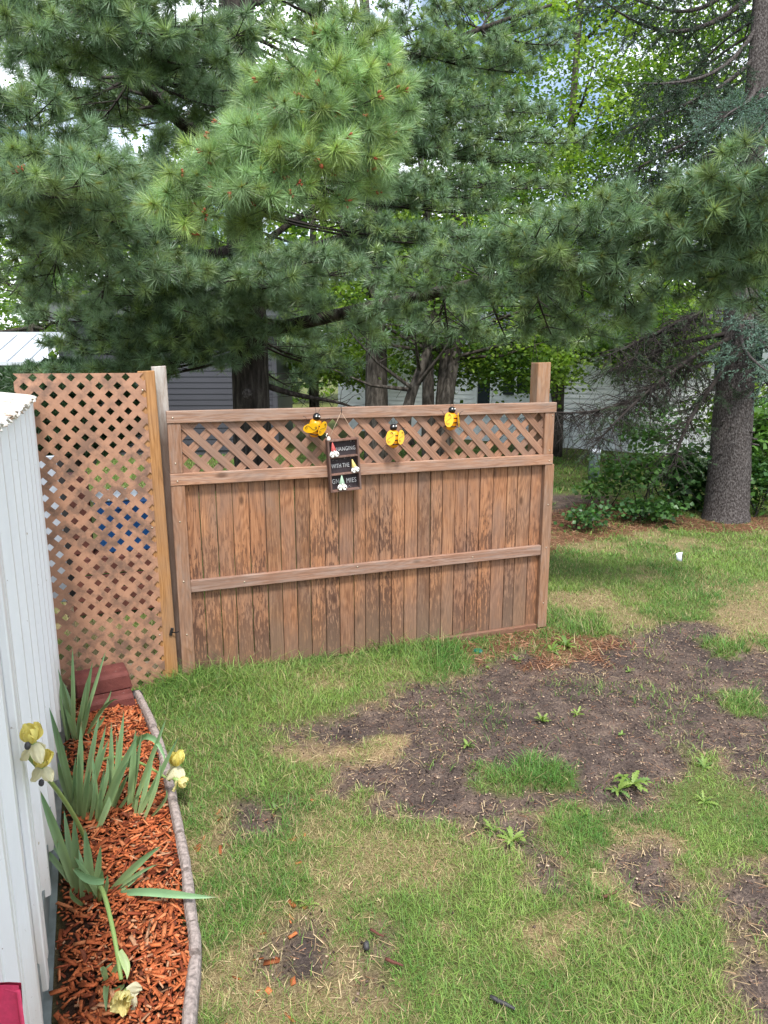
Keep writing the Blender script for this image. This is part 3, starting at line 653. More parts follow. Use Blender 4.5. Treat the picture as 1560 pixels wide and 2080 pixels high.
def edging():
    seg = np.linalg.norm(np.diff(EDGE, axis=0), axis=1); cum = np.concatenate([[0], np.cumsum(seg)])
    P = lambda s: np.array([np.interp(s, cum, EDGE[:, 0]), np.interp(s, cum, EDGE[:, 1])])
    s = .03
    while s < cum[-1] - .05:
        L = random.choice([.11, .13, .22, .26]); a = s; b_ = min(s + L - .016, cum[-1]); mid = (a + b_) / 2; c = P(mid); m = MB(); wv = .038; h = .078 + random.uniform(-.010, .010)
        vs = []; K = 5; rings = []
        for i in range(K):
            q = a + (b_ - a) * i / (K - 1); p = P(q); tn = nrm(P(q + .02) - P(q - .02)); nv = np.array([-tn[1], tn[0]])
            e = .0015 if i in (0, K - 1) else 0
            j = lambda: random.uniform(-.0012, .0012)
            prof = [(-wv / 2 + e, -.04), (wv / 2 - e, -.04), (wv / 2 - e + j(), h * .8), (wv / 2 - .008 - e + j(), h - e + j()), (-wv / 2 + .008 + e + j(), h - e + j()), (-wv / 2 + e + j(), h * .8)]
            for u, z in prof: vs.append((p[0] + nv[0] * u - c[0], p[1] + nv[1] * u - c[1], z))
        fs = [(i * 6 + k, i * 6 + (k + 1) % 6, (i + 1) * 6 + (k + 1) % 6, (i + 1) * 6 + k) for i in range(K - 1) for k in range(6)] + [tuple(range(5, -1, -1)), tuple((K - 1) * 6 + k for k in range(6))]
        m.add(vs, fs); o = m.build('block', M['stone'], GE, (c[0] - EDGE[0][0], c[1] - EDGE[0][1], 0), bevel=.003); s += L
edging()
def rock(name, c, r, sc, mt, seed, label, cat):
    m = MB().sphere((0, 0, 0), r, 12, 8, sc); rr = random.Random(seed)
    m.v = [tuple(np.array(v) * (1 + rr.uniform(-.14, .14))) for v in m.v]; o = m.build(name, mt, None, c); return tag(o, label, cat)
rock('dark_stone', tuple(gr(276, 1412, .05)), .035, (1, .9, .8), M['darkrock'], 3, 'small black stone at the far end of the edging', 'stone')
def block(px, py, z, L, lab, rz, dz):
    p = gr(px, py); m = MB(); hw_ = .085
    prof = [(-hw_, 0), (hw_, 0), (hw_, .082), (hw_ - .02, .095), (-hw_ + .02, .095), (-hw_, .082)]
    vs = [(-L / 2, u, v) for u, v in prof] + [(L / 2 - (.015 if v > .05 else 0), u, v) for u, v in prof]
    m.add(vs, [tuple(range(5, -1, -1)), tuple(range(6, 12))] + [(i, (i + 1) % 6, (i + 1) % 6 + 6, i + 6) for i in range(6)])
    o = m.build('retaining_block', M['block'], None, (p[0], p[1], z), (dz, 0, rz), bevel=.006); tag(o, lab, 'block', 'maroon blocks at the lattice foot')
block(226, 1446, .02, .25, 'lower of two maroon concrete blocks at the foot of the lattice', FANG + .12, 0)
block(213, 1436, .117, .28, 'upper of two maroon concrete blocks with pale paint specks', FANG + .16, 0)

# ---------------------------------------------------------------- irises
def bez(pts, n):
    pts = np.asarray(pts, float); t = np.linspace(0, 1, n)[:, None]; m = len(pts) - 1
    return sum(math.comb(m, i) * (1 - t) ** (m - i) * t ** i * pts[i] for i in range(m + 1))
def sword(name, pts, wd, parent, org, c0, c1, n=9, m=None, twist=None):
    P = bez(pts, n); T = nrm(np.gradient(P, axis=0)); view = nrm(P - Cc); rr = random.uniform(-.7, .7)
    S = nrm(np.cross(T, view)); Nn = np.cross(S, T); S = nrm(S * math.cos(rr) + Nn * math.sin(rr)); Nn = np.cross(S, T)
    t = np.linspace(0, 1, n); ww = .74 * wd * np.minimum(1, .62 + 1.2 * t) * np.clip((1 - t) * 2.3, 0.01, 1) ** .85
    V = np.stack([P - S * (ww / 2)[:, None], P + Nn * (ww * .24)[:, None], P + S * (ww / 2)[:, None]], 1).reshape(-1, 3) - org
    i = np.arange(n - 1)[:, None] * 3; Q = np.concatenate([i + np.array([0, 1, 4, 3]), i + np.array([1, 2, 5, 4])])
    col = c0[None] * (1 - t[:, None]) + c1[None] * t[:, None]; br = np.clip((t - .93) * 14, 0, 1)[:, None] * (random.random() < .6); col = col * (1 - br) + np.array([.24, .15, .07]) * br
    col = np.repeat(col, 3, 0) * np.tile(np.array([1.18, .86, 1.0]) * random.uniform(.85, 1.15), n)[:, None] * RNG.uniform(.9, 1.1, (len(t) * 3, 1))
    return link(name, npmesh(name, V, Q, col, True), m or M['irisleaf'], parent)
IB = np.array([.26, .33, .14]); IT = np.array([.095, .205, .095]); IG = np.array([.19, .335, .17])
def iris(base_px, leaves, label):
    g = gr(*base_px, .05); org = np.array([g[0], g[1], .04]); e = empty('iris_plant', tuple(org)); tag(e, label, 'iris', 'irises in the mulch bed')
    for (bx_, by_, tx, ty, dd, bend, wd) in leaves:
        b0 = gr(bx_, by_, .04); d0 = float((b0 - Cc) @ Fv); tip = at(tx, ty, d0 + dd); mid = (b0 + tip) / 2 + np.array([0, 0, 1]) * bend
        if random.random() < .6:
            o2 = RNG.normal(0, .018, 3) * [1, 1, 0]; tq = b0 + o2 + (tip - b0) * random.uniform(.5, .8) + RNG.normal(0, .025, 3); sword('leaf', [b0 + o2, b0 + o2 + (tq - b0) * .4, b0 + o2 + (tq - b0) * .75, tq], wd * .75, e, org, IB, IG)
        k = random.uniform(0, 1)
        sword('leaf', [b0, b0 * .45 + mid * .55 + np.array([0, 0, bend * .4]), mid * .5 + tip * .5 + np.array([0, 0, bend * .5]), tip], wd, e, org, IB, IT * (1 - k * .6) + IG * k * .6)
    return e, org
def petal(parent, org, c, dirv, inw, L, W, col, curl, name='petal'):
    d = nrm(dirv); u = np.array(inw, float); u = nrm(u - d * (u @ d)); s = np.cross(d, u); n = 8; mth = 9; V = []; Cl = []
    ph = random.uniform(0, 6)
    for i in range(n):
        t = i / (n - 1); wv = W * (math.sin(math.pi * min(1, .10 + t * .80)) ** .6)
        for j in range(mth):
            q = j / (mth - 1) * 2 - 1
            p = c + d * L * t * (1 - .16 * q * q) + s * wv / 2 * q + u * (curl * L * t * t + .17 * L * math.sin(q * 8 + ph + t * 3) * t * (.4 + .6 * abs(q)) + .18 * W * q * q * (1 - .5 * t))
            V.append(p - org); Cl.append(np.array(col) * (.80 + .2 * t + random.uniform(-.05, .05)))
    Q = [(i * mth + j, i * mth + j + 1, (i + 1) * mth + j + 1, (i + 1) * mth + j) for i in range(n - 1) for j in range(mth - 1)]
    return link(name, npmesh(name, np.array(V), np.array(Q), np.array(Cl), True), M['petal_y'], parent)
def flower(plant, org, c, axis, size, yel, falls, nst=3, nf=3):
    f = empty('flower', tuple(np.array(c) - org), 0, plant); c = np.array(c); ax = nrm(axis); sd_ = nrm(np.cross(ax, [.3, .5, .2])); s2 = np.cross(ax, sd_)
    for k in range(nst + 2):
        a = 2 * math.pi * k / (nst + 2) + random.uniform(-.3, .3); r = math.cos(a) * sd_ + math.sin(a) * s2; q = random.uniform(.35, .8)
        petal(f, c, c + r * .007, ax * (1 - q * .4) + r * q, ax - r * .4, size * random.uniform(.7, .95), size * random.uniform(.6, .85), np.array(yel) * random.uniform(.9, 1.05), .3)
    for k in range(nf):
        a = 2 * math.pi * (k + .5) / 3 + random.uniform(-.3, .3); r = math.cos(a) * sd_ + math.sin(a) * s2
        petal(f, c, c + r * .006, r * .7 - np.array([0, 0, .75]), -ax, size * random.uniform(.8, 1.0), size * .62, np.array(falls) * random.uniform(.92, 1.), .12, 'fall_petal')
    MB().tube([(0, 0, 0) - ax * size * .45, (0, 0, 0) - ax * size * .15, (0, 0, 0) + ax * .01], [.006, .009, .006], 7).build('calyx', M['stalk'], f)
def stalkm():
    t = NT('iris_stalk'); return t.bsdf((.25, .36, .11), .45, t.noise(t.obj(), 40.), .1, .002, transl=.15)
M['stalk'] = stalkm()
YE = (.88, .78, .24); WH = (.84, .80, .54); PY = (.88, .80, .36)
iris((150, 1500), [(150, 1500, 118, 1358, .05, 0, .036), (150, 1498, 147, 1312, .0, .0, .030), (158, 1500, 188, 1345, -.02, 0, .036), (160, 1500, 216, 1318, .05, .0, .026), (155, 1503, 132, 1438, -.1, .02, .030), (165, 1500, 184, 1420, -.05, 0, .03), (160, 1505, 160, 1448, -.1, 0, .03), (175, 1500, 240, 1420, -.05, .06, .030), (140, 1500, 128, 1400, .05, 0, .03)], 'tall iris clump in front of the maroon blocks')
iris((158, 1655), [(155, 1655, 100, 1437, .0, .03, .040), (157, 1658, 118, 1492, -.05, .02, .034), (160, 1660, 165, 1465, .05, 0, .036), (165, 1662, 202, 1452, .1, .02, .032), (170, 1665, 222, 1500, .0, .03, .034), (172, 1668, 216, 1470, .05, .0, .030), (162, 1665, 160, 1530, -.1, .0, .032), (168, 1670, 182, 1560, -.1, .0, .03), (150, 1655, 152, 1570, -.05, 0, .03)], 'dense iris clump of upright leaves against the shed wall')
iris((198, 1680), [(196, 1682, 282, 1490, .0, .02, .042), (198, 1684, 262, 1545, -.06, .02, .038), (194, 1680, 212, 1572, -.05, 0, .03), (202, 1680, 205, 1600, -.08, 0, .028), (200, 1678, 188, 1530, .05, .0, .028)], 'iris fan with one broad leaf in the middle of the bed')
iris((228, 1655), [(228, 1655, 252, 1443, .05, .0, .034), (226, 1655, 226, 1465, .08, 0, .030), (230, 1657, 246, 1512, .0, 0, .026), (226, 1655, 262, 1572, -.05, .02, .024)], 'slender iris fan just left of the fan nearest the edging')
p4, o4 = iris((265, 1655), [(262, 1650, 276, 1478, .0, 0, .036), (262, 1652, 288, 1490, .05, 0, .030), (266, 1652, 340, 1452, .0, .0, .032), (278, 1664, 362, 1498, .0, .0, .032), (280, 1664, 312, 1535, .05, .0, .026), (284, 1660, 322, 1580, -.02, .02, .024), (266, 1655, 285, 1615, -.05, .02, .022)], 'iris fan nearest the edging with leaning leaves and a flower')
d4 = float((gr(265, 1640, .05) - Cc) @ Fv)
sword('leaf', [gr(262, 1560, .1), at(272, 1462, d4), at(330, 1485, d4 - .02), at(338, 1560, d4 - .05)], .036, p4, o4, IG, IG)
def stalk(plant, org, pts, r0=.007, r1=.005):
    P = bez(pts, 14) - org; MB().tube(P, np.linspace(r0, r1, 14), 8).build('stalk', M['stalk'], plant); return P + org
s3 = stalk(p4, o4, [gr(200, 1548, .06), at(245, 1520, d4 + .3), at(300, 1555, d4 + .12), at(345, 1585, d4)])
flower(p4, o4, at(358, 1555, d4), (.1, -.1, 1), .072, YE, WH)
flower(p4, o4, at(362, 1585, d4 - .02), (1, -.2, -.25), .05, PY, PY, 2, 1)
p5, o5 = iris((180, 1820), [(155, 1812, 78, 1600, .0, .02, .042), (150, 1790, 130, 1645, .05, .0, .028), (158, 1815, 150, 1660, .0, .0, .044), (188, 1830, 172, 1680, .0, .0, .040), (192, 1830, 205, 1716, .0, .0, .034), (200, 1830, 208, 1765, -.06, .0, .028), (190, 1828, 148, 1768, -.1, .05, .030), (140, 1790, 73, 1716, .05, .03, .026), (212, 1828, 328, 1718, .05, .02, .036), (212, 1828, 322, 1755, .02, .02, .018), (205, 1832, 150, 1740, -.08, .02, .03)], 'front iris clump with bent leaves and two flower stalks')
d5 = float((gr(190, 1825, .05) - Cc) @ Fv)
sword('leaf', [gr(235, 1818, .06), at(290, 1800, d5 - .05), at(370, 1825, d5 - .08), at(448, 1822, d5 - .05)], .034, p5, o5, IG, IG * 1.1)
sword('leaf', [at(212, 1790, d5 - .1), at(190, 1795, d5 - .12), at(165, 1780, d5 - .14), at(146, 1762, d5 - .15)], .040, p5, o5, IG * 1.1, IG * 1.1)
WP = np.array([WALL0[0], WALL0[1], 0]); WN3 = np.array([WN[0], WN[1], 0]); dwl = lambda x, y: float((hit(x, y, WP, WN3) - Cc) @ Fv) - .13
s1 = stalk(p5, o5, [gr(182, 1730, .06), at(160, 1660, d5), at(118, 1600, (d5 + dwl(36, 1530)) / 2), at(50, 1528, dwl(36, 1528))], .008, .006)
flower(p5, o5, at(68, 1508, dwl(30, 1508)), (-.1, -.1, 1), .056, YE, WH)
flower(p5, o5, at(86, 1556, dwl(40, 1555)), (.15, -.2, 1), .050, YE, WH)
for q in ((56, 1515), (84, 1590)): MB().sphere((0, 0, 0), .008, 8, 6, (1, 1, 1.3)).build('withered_bud', M['darkrock'], p5, tuple(at(q[0], q[1], dwl(q[0] - 34, q[1]) - .01) - o5))
s2 = stalk(p5, o5, [gr(203, 1830, .06), at(196, 1755, d5 - .1), at(228, 1850, d5 - .30), at(246, 1990, d5 - .42)], .008, .006)
flower(p5, o5, at(254, 2020, d5 - .44), (.15, -.75, .25), .062, PY, WH)
sword('leaf', [at(243, 1930, d5 - .38), at(252, 1950, d5 - .4), at(262, 1965, d5 - .41), at(258, 1990, d5 - .42)], .03, p5, o5, IB * 1.4, IB * 1.6)
p6, o6 = iris((222, 2000), [(218, 2000, 205, 1975, -.03, .04, .022), (218, 2005, 216, 2062, -.12, .05, .024), (225, 1995, 255, 1975, -.03, .05, .020)], 'small young iris sprouting beside the fallen flower')

# ---------------------------------------------------------------- hanging sign and bees
SG = empty('hanging_sign', tuple(world_f(.998, -.085, 1.405)), FANG); SG.rotation_euler = (0, math.radians(-3.4), FANG)
tag(SG, 'dark wooden shelf sign reading hanging with the gnomies', 'sign')
Wd, Hd, Dp, tk = .192, .312, .046, .011
MB().box(-Wd / 2 + tk, Wd / 2 - tk, .036, .042, -Hd + tk, -tk).build('backing', M['blackboard'], SG)
for nme, a in (('frame_side', (-Wd / 2, -Wd / 2 + tk, 0, Dp, -Hd, 0)), ('frame_side', (Wd / 2 - tk, Wd / 2, 0, Dp, -Hd, 0)), ('frame_top', (-Wd / 2 + tk, Wd / 2 - tk, 0.001, Dp, -tk, -.0005)), ('frame_bottom', (-Wd / 2 + tk, Wd / 2 - tk, .001, Dp, -Hd + .0005, -Hd + tk)),
               ('shelf', (-Wd / 2 + tk, Wd / 2 - tk, .001, .0355, -.109, -.1)), ('shelf', (-Wd / 2 + tk, Wd / 2 - tk, .001, .0355, -.212, -.203))):
    MB().box(*a).build(nme, M['signwood'], SG, bevel=.0012)
def text(s, x, z, size, sp=1., xs=1.):
    cu = bpy.data.curves.new('lettering', 'FONT'); cu.body = s; cu.size = size; cu.extrude = .0012; cu.space_character = sp; cu.materials.append(M['white_letters'])
    tmp = bpy.data.objects.new('tmp_text', cu); COL.objects.link(tmp); dg = bpy.context.evaluated_depsgraph_get(); me = bpy.data.meshes.new_from_object(tmp.evaluated_get(dg)); bpy.data.objects.remove(tmp)
    o = bpy.data.objects.new('lettering', me); COL.objects.link(o); o.parent = SG; o.location = (x, .0345, z); o.rotation_euler = (math.pi / 2, 0, 0); o.scale = (xs, 1, 1); return o
text('HANGING', -.038, -.073, .034, 1.15, .70); text('WITH THE', -.074, -.172, .035, 1.0, .68); text('GN', -.077, -.265, .040, 1.1, .72); text('MIES', .012, -.268, .040, 1.12, .74)
for x, z in ((.06, -.022), (-.05, -.125), (.03, -.118), (.02, -.292)):
    m = MB()
    for i in range(7): m.sphere((x + random.uniform(-.022, .022), .0352, z + random.uniform(-.006, .006)), .0012, 6, 4)
    m.build('speckles', M['white_letters'], SG)
def gnome(x, z, hat, sc, tilt):
    g = empty('gnome', (x, .006, z), 0, SG); g.rotation_euler = (0, tilt, 0); g.scale = (sc,) * 3
    MB().lathe([(.016, .034), (.0165, .038), (.012, .055), (.007, .070), (.0015, .088)], 12).build('hat', hat, g)
    m = MB().lathe([(.004, .004), (.017, .008), (.021, .018), (.018, .032), (.012, .042)], 12); m.v = [(v[0] + random.uniform(-.0012, .0012), v[1] * .8, v[2] + random.uniform(-.001, .001)) for v in m.v]; m.build('beard', M['gn_white'], g)
    MB().sphere((0, -.016, .034), .0052, 8, 6).build('nose', M['gn_white'], g)
    for sx in (-1, 1):
        MB().sphere((sx * .013, -.010, .004), .008, 8, 6, (1.2, 1.3, .8)).build('foot', M['gn_white'], g)
        MB().tube([(sx * .016, -.006, .028), (sx * .024, -.008, .018), (sx * .026, -.010, .008)], [.005, .005, .004], 6).build('arm', M['gn_white'], g)
gnome(-.058, -.100, M['gn_red'], 1.0, -.08); gnome(.066, -.203, M['gn_yellow'], .9, -.22); gnome(-.026, -.301, M['gn_green'], 1.02, .05)
m = MB(); pk = (.006, .02, .155)
m.tube([(-.086, .012, -.002), (-.04, .016, .078), pk], .0016, 5); m.tube([(.086, .012, -.002), (.05, .016, .072), pk], .0016, 5); m.build('twine', M['twine'], SG)
m = MB(); m.tube([(.006, .016, .148), (.007, .014, .170), (.010, .030, .185)], .0022, 6); m.build('hook', M['wire'], SG)
m = MB(); m.sphere((-.085, .006, .008), .012, 8, 6, (1, .7, 1.2)); m.tube([(-.09, .004, .012), (-.10, .0, .03), (-.092, .0, .042)], .003, 5); m.build('bow', M['gn_white'], SG)

def bee(s, z, rot, label, wa, tilt):
    e = empty('metal_bee', tuple(world_f(s, -.075, z))); e.rotation_euler = (tilt, rot, FANG); tag(e, label, 'bee ornament', 'metal bees on the fence')
    e.scale = (.9,) * 3
    MB().sphere((0, -.004, .060), .0255, 16, 10).build('head', M['black'], e)
    body = MB().lathe([(.004, -.080), (.024, -.072), (.038, -.052), (.043, -.025), (.042, .005), (.035, .030), (.020, .040)], 18).build('body', M['orange'], e)
    for zz, r in ((-.050, .0395), (-.022, .0438), (.008, .0425)):
        MB().lathe([(r - .004, -.004), (r + .0012, -.003), (r + .0012, .003), (r - .004, .004)], 18).build('stripe', M['black'], e, (0, 0, zz))
    for sx, wk in ((-1, wa[0]), (1, wa[1])):
        m = MB(); n = 18; pl = []
        for k in range(n):
            a = 2 * math.pi * k / n; r = 1 + .10 * math.cos(a); pl.append((.031 * math.cos(a) * r, .050 * math.sin(a)))
        m.prism_y(pl, -.0012, .0012)
        wg = m.build('wing', M['yellow'], e, (sx * .038, -.040, -.004), (-.12, sx * -wk[0], sx * wk[1]))
        sp = [(.018 * math.sin(t * .95) * (1 if t < 0 else 1), -.0024, .012 * t) for t in np.linspace(-3.1, 3.1, 22)]
        mm = MB().tube(sp, .0011, 4)
        for ss in (-1, 1):
            mm.tube([(ss * .006 + .009 * math.cos(t) * (1 - t / 9), -.0024, ss * .030 + .009 * math.sin(t) * (1 - t / 9)) for t in np.linspace(0, 6, 14)], .0010, 4)
        link('swirl', mm.mesh('swirl'), M['wire'], wg)
    for sx in (-1, 1):
        MB().tube([(sx * .008, 0, .086), (sx * .012, -.002, .104), (sx * .018, -.004, .118)], .0012, 5).build('antenna', M['wire'], e)
        for zz, up in ((.022, .028), (-.052, -.02)):
            MB().tube([(sx * .03, .005, zz), (sx * .062, 0, zz + up * .4), (sx * .070, -.002, zz + up), (sx * .088, -.004, zz + up * 1.25)], .0016, 5).build('leg', M['wire'], e)
    for sx in (-1, 1): MB().sphere((sx * .010, -.029, .070), .0055, 8, 6).build('eye', M['gn_white'], e)
bee(.835, 1.488, .10, 'yellow metal bee left of the hanging sign with drooping wing', ((1.25, .2), (-.55, .5)), .25)
bee(1.318, 1.408, -.02, 'yellow metal bee hung lowest just right of the sign', ((.10, .35), (-.35, .45)), .0)
bee(1.700, 1.502, .05, 'yellow metal bee highest on the fence nearest the right post', ((-.1, .30), (.05, .95)), .0)

# ---------------------------------------------------------------- small things on the lawn
def flagthing():
    p = gr(1383, 1163); e = empty('survey_flag', tuple(p)); tag(e, 'small white survey flag on a thin wire in the lawn', 'flag')
    MB().tube([(0, 0, -.02), (.004, 0, .10), (.0, 0, .19)], .0013, 5).build('wire', M['wire'], e)
    V = []; 
    for i in range(4):
        for j in range(4): V.append((-.062 * i / 3 * (1 - .25 * j / 3), .008 * math.sin(i * 1.4 + j), .19 - .085 * j / 3 * (1 - .25 * i / 3) - .012 * i / 3))
    Q = [(i * 4 + j, i * 4 + j + 1, (i + 1) * 4 + j + 1, (i + 1) * 4 + j) for i in range(3) for j in range(3)]
    o = MB().add(V, Q, True).build('pennant', M['flag'], e); md = o.modifiers.new('t', 'SOLIDIFY'); md.thickness = .001
flagthing()
p = gr(971, 1325); e = empty('sprinkler_cap', tuple(p)); tag(e, 'round dark green plastic cap on the bare soil by the fence', 'cap')
MB().lathe([(.028, -.01), (.030, .010), (.027, .017), (.022, .018)], 18).build('rim', M['green_cap'], e); MB().lathe([(.021, .0), (.021, .0165), (.003, .0172)], 16).build('disc', M['green_cap'], e)
def stick(px, py, L, rz, r, label, mt):
    p = gr(px, py); n = 7; P = [(L * (i / (n - 1) - .5), .004 * (i > 3) * (i - 3) / 3, .018 + .0015 * random.uniform(-1, 1)) for i in range(n)]
    tag(MB().tube(P, [r * (1 - .07 * i + random.uniform(-.1, .1)) for i in range(n)], 5).build('fallen_stick', mt, None, tuple(p), (0, 0, rz)), label, 'stick')
stick(1020, 2048, .075, -.6, .008, 'short dark stick lying in the grass at the bottom', M['darkrock'])
stick(765, 1905, .055, -.7, .005, 'red brown bark piece on the thin grass, upper one', M['maroonwood'])
stick(800, 1965, .06, -.5, .006, 'red brown bark piece on the thin grass, lower one', M['maroonwood'])
stick(1240, 1826, .06, .4, .006, 'red brown bark chip on the dry patch right of centre', M['maroonwood'])
rock('dark_pebble', tuple(gr(744, 1921, .012)), .016, (.7, 1, .9), M['darkrock'], 9, 'small glossy black pebble in the thin grass', 'pebble')
# pink cushion by the shed
def cushion():
    p = at(8, 2062, 1.42); m = MB(); nx, nz = 10, 12; Wc, Hc, Dc = .26, .46, .07; vs = []
    for sgn in (1, -1):
        for j in range(nz + 1):
            for i in range(nx + 1):
                u = i / nx * 2 - 1; v = j / nz * 2 - 1; bul = (1 - u ** 4) * (1 - v ** 4)
                vs.append((u * Wc / 2 * (1 - .05 * (1 - v * v)), sgn * (Dc / 2 * bul ** .6 + .003) + .006 * math.sin(u * 5 + v * 3), v * Hc / 2 * (1 - .04 * (1 - u * u))))
    N1 = (nx + 1) * (nz + 1); fs = []
    for j in range(nz):
        for i in range(nx):
            a = j * (nx + 1) + i; q = (a, a + 1, a + nx + 2, a + nx + 1); fs += [q[::-1], tuple(N1 + k for k in q)]
    cr = at(36, 2004, 1.30); ca = -.25; e = empty('seat_cushion', (cr[0] - Wc / 2 * math.cos(ca), cr[1] - Wc / 2 * math.sin(ca), 0)); e.rotation_euler = (0, 0, ca); tag(e, 'bright pink fabric cushion corner at the bottom left', 'cushion')
    zt = float(cr[2])
    m.add(vs, fs, True); m.build('cover', M['pink'], e, (0, 0, zt - Hc / 2))
    MB().tube([(-Wc / 2, 0, zt - Hc), (-Wc / 2, 0, zt - .01), (0, 0, zt - .012), (Wc / 2, 0, zt - .01), (Wc / 2, 0, zt - Hc)], .004, 6).build('piping', M['pink'], e)
    MB().box(-Wc / 2, Wc / 2, -.06, .06, -.02, max(.02, zt - Hc + .02)).build('base_box', M['pink'], e)
cushion()

# weeds: rosettes of toothed leaves
def weed_leaf(L, W, up):
    n = 13; V = []; 
    for i in range(n):
        t = i / (n - 1); wv = W * (.25 + .75 * math.sin(math.pi * min(1, t * .85 + .08))) * (1 + .42 * (-1) ** i) * (1 if i < n - 1 else .1)
        z = up * L * math.sin(t * 2.2) ; x = L * t * (1 - .15 * up)
        V += [(x, -wv / 2, z + .1 * wv), (x, 0, z - .05 * wv), (x, wv / 2, z + .1 * wv)]
    Q = [(i * 3 + j, i * 3 + j + 1, i * 3 + j + 4, i * 3 + j + 3) for i in range(n - 1) for j in range(2)]
    return np.array(V), np.array(Q)
WL = []
for k in range(4):
    n_ = 8; V_ = []
    for i in range(n_):
        t_ = i / (n_ - 1); L_ = .06 + .01 * k; w_ = .030 * math.sin(math.pi * min(1, .05 + t_ * .93)) ** .7 + .002; V_ += [(L_ * t_, -w_ / 2, .012 + .3 * L_ * math.sin(t_ * 2) + .003), (L_ * t_, 0, .012 + .3 * L_ * math.sin(t_ * 2)), (L_ * t_, w_ / 2, .012 + .3 * L_ * math.sin(t_ * 2) + .003)]
    me_ = npmesh('round_leaf', np.array(V_), np.array([(i * 3 + j, i * 3 + j + 1, i * 3 + j + 4, i * 3 + j + 3) for i in range(n_ - 1) for j in range(2)]), np.tile(np.array([(.15, .27, .05), (.22, .33, .08), (.12, .23, .05), (.26, .36, .10)][k]), (len(V_), 1)), True); me_.materials.append(M['weedleaf']); WL.append(me_)
for k in range(5):
    v, q = weed_leaf(.08 + .012 * k, .018 + .004 * (k % 3), .10 + .10 * k); c = np.array([(.14, .235, .06), (.19, .29, .09), (.12, .21, .08), (.22, .31, .11), (.16, .25, .07)][k])
    c = c * np.array([1.15, 1.1, .8]); WL.append(npmesh('weed_leaf', v, q, np.tile(c, (len(v), 1)), True)); WL[-1].materials.append(M['weedleaf'])
WL_R = WL[:4]
def weed(px, py, n, sc, label):
    p = gr(px, py); e = empty('broadleaf_weed', (p[0], p[1], float(ground_z(np.array([p[0]]), np.array([p[1]]))[0]) + .006)); tag(e, label, 'weed', 'broadleaf weeds in the yard')
    n = int(n * 1.6); kindl = WL[4:] if random.random() < .7 else WL_R
    for i in range(n):
        o = link('leaf', random.choice(kindl), None, e, None, (random.uniform(-.3, .3), random.uniform(-.35, .2), 2 * math.pi * i / n + random.uniform(-.5, .5))); s = (.72 if kindl is not WL_R else .55) * sc * random.uniform(.6, 1.25); o.scale = (s, s, s)
for a in [(1150, 1315, 10, 1.15, 'large leafy weed by the right foot of the fence'), (1120, 1325, 7, .9, 'smaller leafy weed left of the large one by the fence foot'),
          (1102, 1470, 9, .72, 'weed rosette on the bare soil, left of the pair'), (1172, 1455, 6, .75, 'pale flat weed on the bare soil, right of the pair'), (1263, 1496, 5, .5, 'tiny weed seedling alone in the bare soil'),
          (1285, 1595, 12, 1.1, 'big spreading weed beside the right-hand grass tuft'), (1255, 1610, 7, .85, 'pale weed just left of the big spreading weed'), (1040, 1710, 10, .85, 'weed on the dark soil below the grass island'), (1000, 1690, 6, .6, 'small weed left of the one below the grass island'),
          (1278, 1365, 6, .55, 'weed near the upper right of the bare soil'), (1050, 1345, 7, .6, 'weed in needle litter right of the green cap'), (990, 1360, 6, .5, 'small weed below the green plastic cap'), (950, 1515, 7, .6, 'weed in the straw patch left of centre soil'), (1430, 1560, 7, .7, 'clover like weed in the right grass tuft'),
          (700, 1372, 4, .6, 'pale weed leaf poking from the long grass by fence'), (850, 1330, 4, .6, 'weed leaf in long grass near the middle boards'), (585, 1395, 5, .6, 'weed at the front of the long fence grass'), (665, 1425, 5, .5, 'small weed at the lawn and soil border'), (500, 1745, 5, .5, 'weed in the thin lawn beside the edging'), (520, 1785, 4, .4, 'small weed below another beside the edging'),
          (416, 1795, 3, .42, 'small bright weed close against the concrete edging'), (560, 1650, 4, .5, 'weed in the thin lawn right of the bed'), (625, 1840, 4, .5, 'weed at the straw coloured patch'), (1420, 1425, 4, .4, 'tiny weed at the right of bare soil'), (1430, 1630, 9, .8, 'dark leafy weed at the lower side of the right tuft'), (1190, 1660, 6, .6, 'weed on turf between the bare patches'),
          (1160, 1205, 5, .6, 'weed in the lawn just right of the fence'), (1300, 1100, 6, .8, 'weed in the far lawn near the needle litter'), (1240, 1130, 5, .7, 'weed in the far lawn left of the survey flag'), (1440, 1085, 6, .8, 'weed in front of the spruce foot'), (1530, 1080, 5, .8, 'weed right of the spruce foot'), (1200, 1090, 5, .7, 'weed in the lawn beside the dark needle bed')]: weed(*a)
